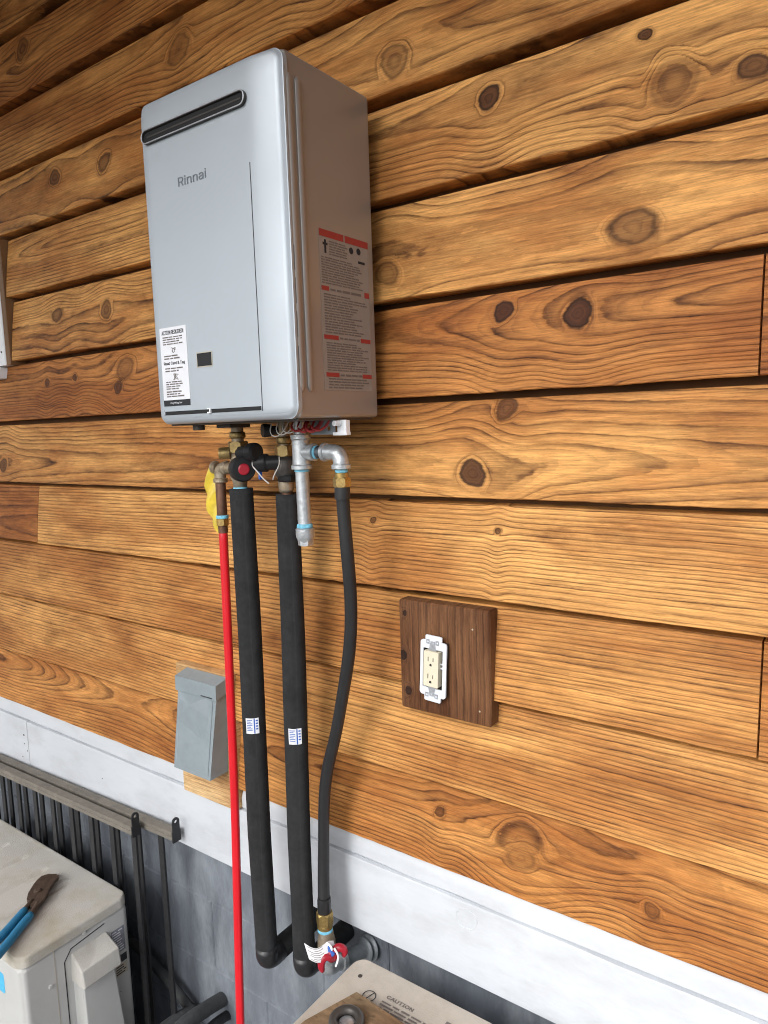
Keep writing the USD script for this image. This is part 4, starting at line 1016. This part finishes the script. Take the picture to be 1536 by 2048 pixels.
# ------------------------------------------------------------------ railing panels leaning on the foundation
def railing(label, x0, x1, y, za, zb, off, seed):
    t = thing('railing_panel', label, 'railing panel', ((x0 + x1) / 2, y, GZ))
    O = np.array((x0, y, za)); D = np.array((x1 - x0, 0, zb - za))
    Ln = np.linalg.norm(D)
    D /= Ln
    U = np.array((-D[2], 0, D[0]))
    def bar(a, b, y0, y1, z0, z1, c=.001):
        m = box(a, b, y0, y1, z0, z1, c)
        T = np.eye(4); T[:3, 0], T[:3, 1], T[:3, 2], T[:3, 3] = D, (0, 1, 0), U, (x0, 0, za)
        m = m.copy(); m.apply_transform(T)
        return m
    part('top_rail', bar(0, Ln, y - .0130, y + .0130, -.012, 0, .0015), 'dusty_rail', t)
    part('rail_lip', bar(0, Ln, y - .0130, y - .0100, -.024, -.0125), 'dusty_rail', t)
    tb = sg.box(-.011, 0, .011, .026).union(sg.Point(0, .026).buffer(.011, quad_segs=6)).union(sg.box(-.013, -.030, .013, 0)).difference(sg.Point(0, .026).buffer(.0048, quad_segs=5))
    e = O + D * Ln
    part('end_tab', extrude(tb, .004, (e[0] + .0005, y, e[2]), (0, 1, 0), (0, 0, 1)), 'slat_black', t, smooth=False)
    rg = random.Random(seed)
    x = Ln - off
    while x > .02:
        xx = x0 + x * D[0]; zz = za + x * D[2]
        ln = rg.uniform(-.006, .006)
        part('slat', quad_prism([(xx - .010 + ln, y - .005, GZ + .03), (xx + .010 + ln, y - .005, GZ + .03), (xx + .010, y - .004, zz - .013), (xx - .010, y - .004, zz - .013)],
                                [(xx - .010 + ln, y + .001, GZ + .03), (xx + .010 + ln, y + .001, GZ + .03), (xx + .010, y + .002, zz - .013), (xx - .010, y + .002, zz - .013)]), 'slat_black', t, smooth=False)
        x -= .103
    part('bottom_rail', box(x0, x1, y - .010, y + .010, GZ + .012, GZ + .034, .001), 'slat_black', t)


railing('front one of two dark railing panels behind the outdoor unit, ending shorter', -3.0, -1.632, -.100, .410, .454, .006, 3)
railing('rear one of two dark railing panels, against the block wall and reaching farther right', -3.0, -1.512, -.060, .403, .457, .064, 6)

# ------------------------------------------------------------------ outdoor air conditioner unit (lower left)
AX0, AX1, AYF, AYB, AZ = -2.52, -1.668, -.418, -.112, .250
ac = thing('outdoor_unit', 'white outdoor air conditioner unit with pliers lying on its dusty top', 'air conditioner', (-2.09, -.265, GZ))
part('cabinet', rbox(AX0 + .004, AX1 - .003, AYF + .004, AYB - .003, GZ + .06, AZ - .026, .018, 20), 'unit_side', ac, smooth=35)
# pressed lid: rounded rectangle with rolled edge and shallow stamped ribs
def lid(x0, x1, y0, y1, z, r, seed, ribs=True, skirt_h=.030, mat=None):
    def loop(d, rad):
        P = np.array(sg.box(x0 + d + rad, y0 + d + rad, x1 - d - rad, y1 - d - rad).buffer(rad, quad_segs=8).exterior.coords)[:-1]
        return P
    st_ = [(.0035, -skirt_h), (0, -skirt_h + .001), (0, -.0085), (.0012, -.004), (.004, -.0012), (.009, 0)]
    loops = [np.c_[loop(d, max(r - d, .004)), np.full(len(loop(d, max(r - d, .004))), z + h)] for d, h in st_]
    n = len(loops[0])
    v = np.vstack(loops)
    f = []
    for i in range(len(loops) - 1):
        for j in range(n):
            k = (j + 1) % n
            f += [(i * n + j, i * n + k, (i + 1) * n + k), (i * n + j, (i + 1) * n + k, (i + 1) * n + j)]
    side = trimesh.Trimesh(v, f, process=False)
    side.invert() if side.face_normals[0] @ (np.r_[v[0, :2] - v[:, :2].mean(0), 0]) < 0 else None
    poly = sg.Polygon(loops[-1][:, :2])
    tp, tf = trimesh.creation.triangulate_polygon(poly, engine='earcut')
    tp, tf = trimesh.remesh.subdivide_to_size(np.c_[tp, np.zeros(len(tp))], tf, .012, max_iter=12)
    X, Y = tp[:, 0], tp[:, 1]
    h = np.zeros(len(tp))
    if ribs:
        for rx0 in np.arange(x0 + .09, x1 - .09, .115):
            dd = np.abs((X - rx0) - .0 * Y)
            inside = np.clip((Y - y0 - .05) / .02, 0, 1) * np.clip((y1 - .06 - Y) / .02, 0, 1)
            h -= .0052 * np.exp(-(dd / .0075) ** 2) * inside
    rim = np.clip(poly.exterior.distance(shapely.points(tp[:, :2])) / .01, 0, 1)
    h = h * rim + .0012 * rim * (meshkit.noise(np.stack([X * 9, Y * 9, X * 0 + seed], -1), seed) - .5)
    top = trimesh.Trimesh(np.c_[X, Y, z + h], tf, process=False)
    if top.face_normals[:, 2].mean() < 0:
        top.invert()
    return cat_([side, top])


lidp = part('top_panel', lid(AX0, AX1, AYF, AYB, AZ, .030, 4), 'unit_dusty', ac, smooth=30)
sxp = AX1 - .003
part('corner_seam', box(sxp - .002, sxp + .0006, -.3300, -.3285, GZ + .08, .219), 'label_tan', ac)
hood_line = sg.LineString([(-.305, GZ + .1), (-.305, .170), (-.285, .196), (-.19, .206)]).buffer(.0013, quad_segs=4)
part('cover_outline', extrude(hood_line, .002, (sxp - .0012, 0, 0), sa, sb), 'seam_dark', ac, smooth=False)
vc_ = quad_prism([(sxp + .050, -.284, .112), (sxp + .050, -.186, .112), (sxp + .044, -.186, .150), (sxp + .044, -.284, .150)], [(sxp - .002, -.284, .112), (sxp - .002, -.186, .112), (sxp - .002, -.190, .176), (sxp - .002, -.280, .176)])
vcp = part('handle_cover', arr(manifold3d.Manifold.batch_hull([manifold3d.Manifold.sphere(.006, 12).translate(tuple(p)) for p in np.asarray(vc_[0])])), 'unit_dusty', ac, smooth=35)
part('valve_cover', arr(manifold3d.Manifold.batch_hull([manifold3d.Manifold.sphere(.006, 12).translate(p) for p in ((sxp + .030, -.276, .112), (sxp + .030, -.196, .112), (sxp + .034, -.276, -.12), (sxp + .034, -.176, -.12), (sxp, -.280, .112), (sxp, -.190, .112), (sxp, -.280, -.12), (sxp, -.170, -.12))])), 'unit_side', ac, smooth=35)
for yy, zz in ((-.247, .217), (-.345, .132), (-.160, -.02)):
    part('screw', lathe([(.006, 0), (.006, .002), (.0035, .0038)], (sxp - .0005, yy, zz), (1, 0, 0), 14), 'unit_side', ac, smooth=30)
def side_label(y0, y1, z0, z1, mat, name):
    return part(name, extrude(sg.box(y0, z0, y1, z1), .0004, (sxp + .0001, 0, 0), sa, sb), mat, ac, smooth=False)
pm('label_slate', (0.20, 0.205, 0.235), 0.5, var=0.2, vscale=90)
l1 = side_label(-.172, -.133, .098, .168, 'label_slate', 'rating_label')
part('label_print', words(.035, .064, 9, 41, .45, (sxp + .0006, -.170, .101), sa, sb, .3), 'label_white', l1, smooth=False)
side_label(-.170, -.131, .066, .088, 'seam_dark', 'black_label')
l3 = side_label(-.168, -.132, .030, .063, 'label_tan', 'rating_label')
part('label_print', words(.030, .028, 4, 43, .45, (sxp + .0006, -.166, .033), sa, sb, .3), 'label_ink', l3, smooth=False)
part('blue_sticker', extrude(rrect(.09, .055, .008), .0005, (-1.850, AYF + .0040, .118), ea, eb), 'sticker_blue', ac, smooth=False)
part('front_grille', cat_([box(-2.46, -1.93, AYF - .001, AYF + .006, -.30 + .03 * k, -.296 + .03 * k) for k in range(17)]), 'unit_side', ac)
for xx in (-2.40, -1.80):
    part('foot', box(xx - .03, xx + .03, AYF - .01, AYB + .01, GZ, GZ + .06, .003), 'dark_steel', ac)

# pliers on the unit
pl = thing('pliers', 'tongue-and-groove pliers with blue grips and rusty jaws on the outdoor unit', 'pliers', (-1.84, -.28, AZ))
ex, ey = (1, 0, 0), (0, 1, 0)
pz = AZ + .002
jaw1 = sg.Polygon([(-1.912, -.246), (-1.922, -.232), (-1.929, -.214), (-1.921, -.198), (-1.902, -.186), (-1.893, -.194), (-1.899, -.206), (-1.893, -.222), (-1.874, -.240), (-1.851, -.258), (-1.838, -.278), (-1.846, -.292), (-1.866, -.290), (-1.888, -.274)]).buffer(.003).buffer(-.002)
jaw2 = sg.Polygon([(-1.884, -.190), (-1.876, -.197), (-1.871, -.209), (-1.860, -.222), (-1.848, -.238), (-1.833, -.252), (-1.817, -.272), (-1.806, -.296), (-1.822, -.304), (-1.838, -.280), (-1.858, -.262), (-1.872, -.240), (-1.882, -.222), (-1.888, -.204)]).buffer(.003).buffer(-.002)
part('jaw', extrude(jaw1, .010, (0, 0, pz), ex, ey), 'plier_steel', pl, smooth=False)
part('jaw', extrude(jaw2, .010, (0, 0, pz + .0065), ex, ey), 'plier_steel', pl, smooth=False)
part('pivot_bolt', lathe([(.0095, 0), (.0095, .003), (.006, .005)], (-1.863, -.262, pz + .0165), (0, 0, 1), 16), 'plier_steel', pl, smooth=30)
hA = smooth_path([(-1.850, -.284, pz + .006), (-1.830, -.312, pz + .008), (-1.804, -.352, pz + .010), (-1.776, -.398, pz + .012), (-1.752, -.450, pz + .014)], 20)
hB = smooth_path([(-1.822, -.284, pz + .010), (-1.810, -.296, pz + .010), (-1.775, -.348, pz + .010), (-1.738, -.402, pz + .012), (-1.700, -.462, pz + .014)], 20)
for h in (hA, hB):
    part('handle', tube(h[:8], np.interp(np.arange(8), [0, 7], [.0075, .0085]), 12), 'plier_steel', pl, smooth=True)
    part('grip', tube(h[4:], np.interp(np.arange(16), [0, 1, 14, 15], [.0095, .0108, .0112, .0085]), 16), 'plier_blue', pl, smooth=True)

# ------------------------------------------------------------------ second unit (bottom right) with board and ring
CX0, CX1, CYF, CYB, CZ = -.868, -.02, -.44, -.098, .410
u2 = thing('equipment_cabinet', 'beige outdoor equipment cabinet at the bottom of the frame with printed rounded top', 'cabinet', (-.44, -.27, GZ))
part('cabinet', rbox(CX0 + .004, CX1 - .003, CYF + .004, CYB - .003, GZ, CZ - .026, .018, 20), 'unit_side', u2, smooth=35)
part('top_panel', lid(CX0, CX1, CYF, CYB, CZ, .028, 9, ribs=False), 'beige_plate', u2, smooth=30)
part('rivet', lathe([(.0045, 0), (.0040, .001)], (-.831, -.146, CZ), (0, 0, 1), 12), 'slot_dark', u2)
sy = sg.Point(0, 0).buffer(.0135, quad_segs=10).difference(sg.Point(0, 0).buffer(.0120, quad_segs=10)).union(sg.LineString([(-.003, -.012), (.004, .012)]).buffer(.0007))
part('printed_symbol', extrude(sy, .0004, (-.785, -.177, CZ + .0006), ex, ey), 'label_ink', u2, smooth=False)
part('printed_heading', lettering('CAUTION', .060, .008, (-.755, -.163, CZ + .0006), ex, ey, .0004, True), 'label_soft_ink', u2, smooth=False)
part('printed_text', cat_([words(.19, .030, 4, 51, .5, (-.757, -.199, CZ + .0006), ex, ey, .3), words(.12, .026, 2, 52, .6, (-.63, -.168, CZ + .0006), ex, ey, .3)]), 'label_soft_ink', u2, smooth=False)
brd = thing('loose_board', 'worn brown plywood scrap lying on the beige equipment cabinet', 'board', (-.68, -.30, CZ))
bp = sg.Polygon([(-.800, -.196), (-.540, -.220), (-.47, -.40), (-.852, -.40), (-.838, -.300)])
bm = extrude(bp, .014, (0, 0, CZ + .002), ex, ey)
plank('board', bm, 'old_board', brd, 'x', .02, -.1, .05, 1.0, 91, step=.01)
rng_ = thing('steel_ring', 'dark steel ring lying on the worn plywood scrap', 'ring', (-.765, -.262, CZ + .016))
RX, RY = -.768, -.2665
pr_ = []
for a in np.linspace(0, 2 * PI, 33)[:-1]:
    pr_.append((RX + .0245 * math.cos(a), RY + .0245 * math.sin(a), CZ + .0245))
pr_.append(pr_[0])
part('ring_body', trimesh.creation.torus(.0245, .0085, 32, 14, transform=trimesh.transformations.translation_matrix((RX, RY, CZ + .0245))), 'dark_steel', rng_, smooth=True)
part('hub', lathe([(.015, 0), (.015, .006), (.009, .009)], (RX, RY, CZ + .016), (0, 0, 1), 20), 'zinc', rng_, smooth=30)

# ------------------------------------------------------------------ wrapped lines on the ground between the units
ln1 = thing('wrapped_line', 'pale grey wrapped refrigerant line sloping along the block wall behind the outdoor unit', 'pipe', (-1.6, -.02, -.12))
part('sleeve', tube(smooth_path([(-2.1, -.02, .02), (-1.85, -.02, -.01), (-1.66, -.016, -.075), (-1.60, -.014, -.105), (-1.563, -.012, -.128)], 40), .0135, 16), 'pipe_wrap_shaded', ln1, smooth=True)
ln2 = thing('wrapped_line', 'grey wrapped line running straight out from the block wall beside the outdoor unit', 'pipe', (-1.56, -.15, -.12))
part('sleeve', tube(smooth_path([(-1.562, -.004, -.130), (-1.561, -.10, -.112), (-1.562, -.20, -.12), (-1.60, -.27, -.16), (sxp, -.275, -.2)], 40), .0170, 16), 'pipe_wrap_shaded', ln2, smooth=True)
ln3 = thing('wrapped_line', 'thickest rough grey wrapped line entering the block wall left of the red tube', 'pipe', (-1.45, -.1, -.05))
part('sleeve', tube(smooth_path([(-1.462, .03, -.068), (-1.452, -.05, -.042), (-1.440, -.15, -.022), (-1.47, -.25, -.06), (-1.58, -.30, -.14), (sxp, -.31, -.2)], 50), .0195, 16), 'pipe_wrap_shaded', ln3, smooth=True)
ln4 = thing('wrapped_line', 'thin black line lying under the thickest wrapped line by the block wall', 'pipe', (-1.42, -.1, -.08))
part('sleeve', tube(smooth_path([(-1.448, .03, -.112), (-1.430, -.05, -.082), (-1.41, -.15, -.075), (-1.45, -.26, -.12), (-1.6, -.32, -.25), (sxp, -.33, -.3)], 50), .0130, 16), 'hose_black', ln4, smooth=True)
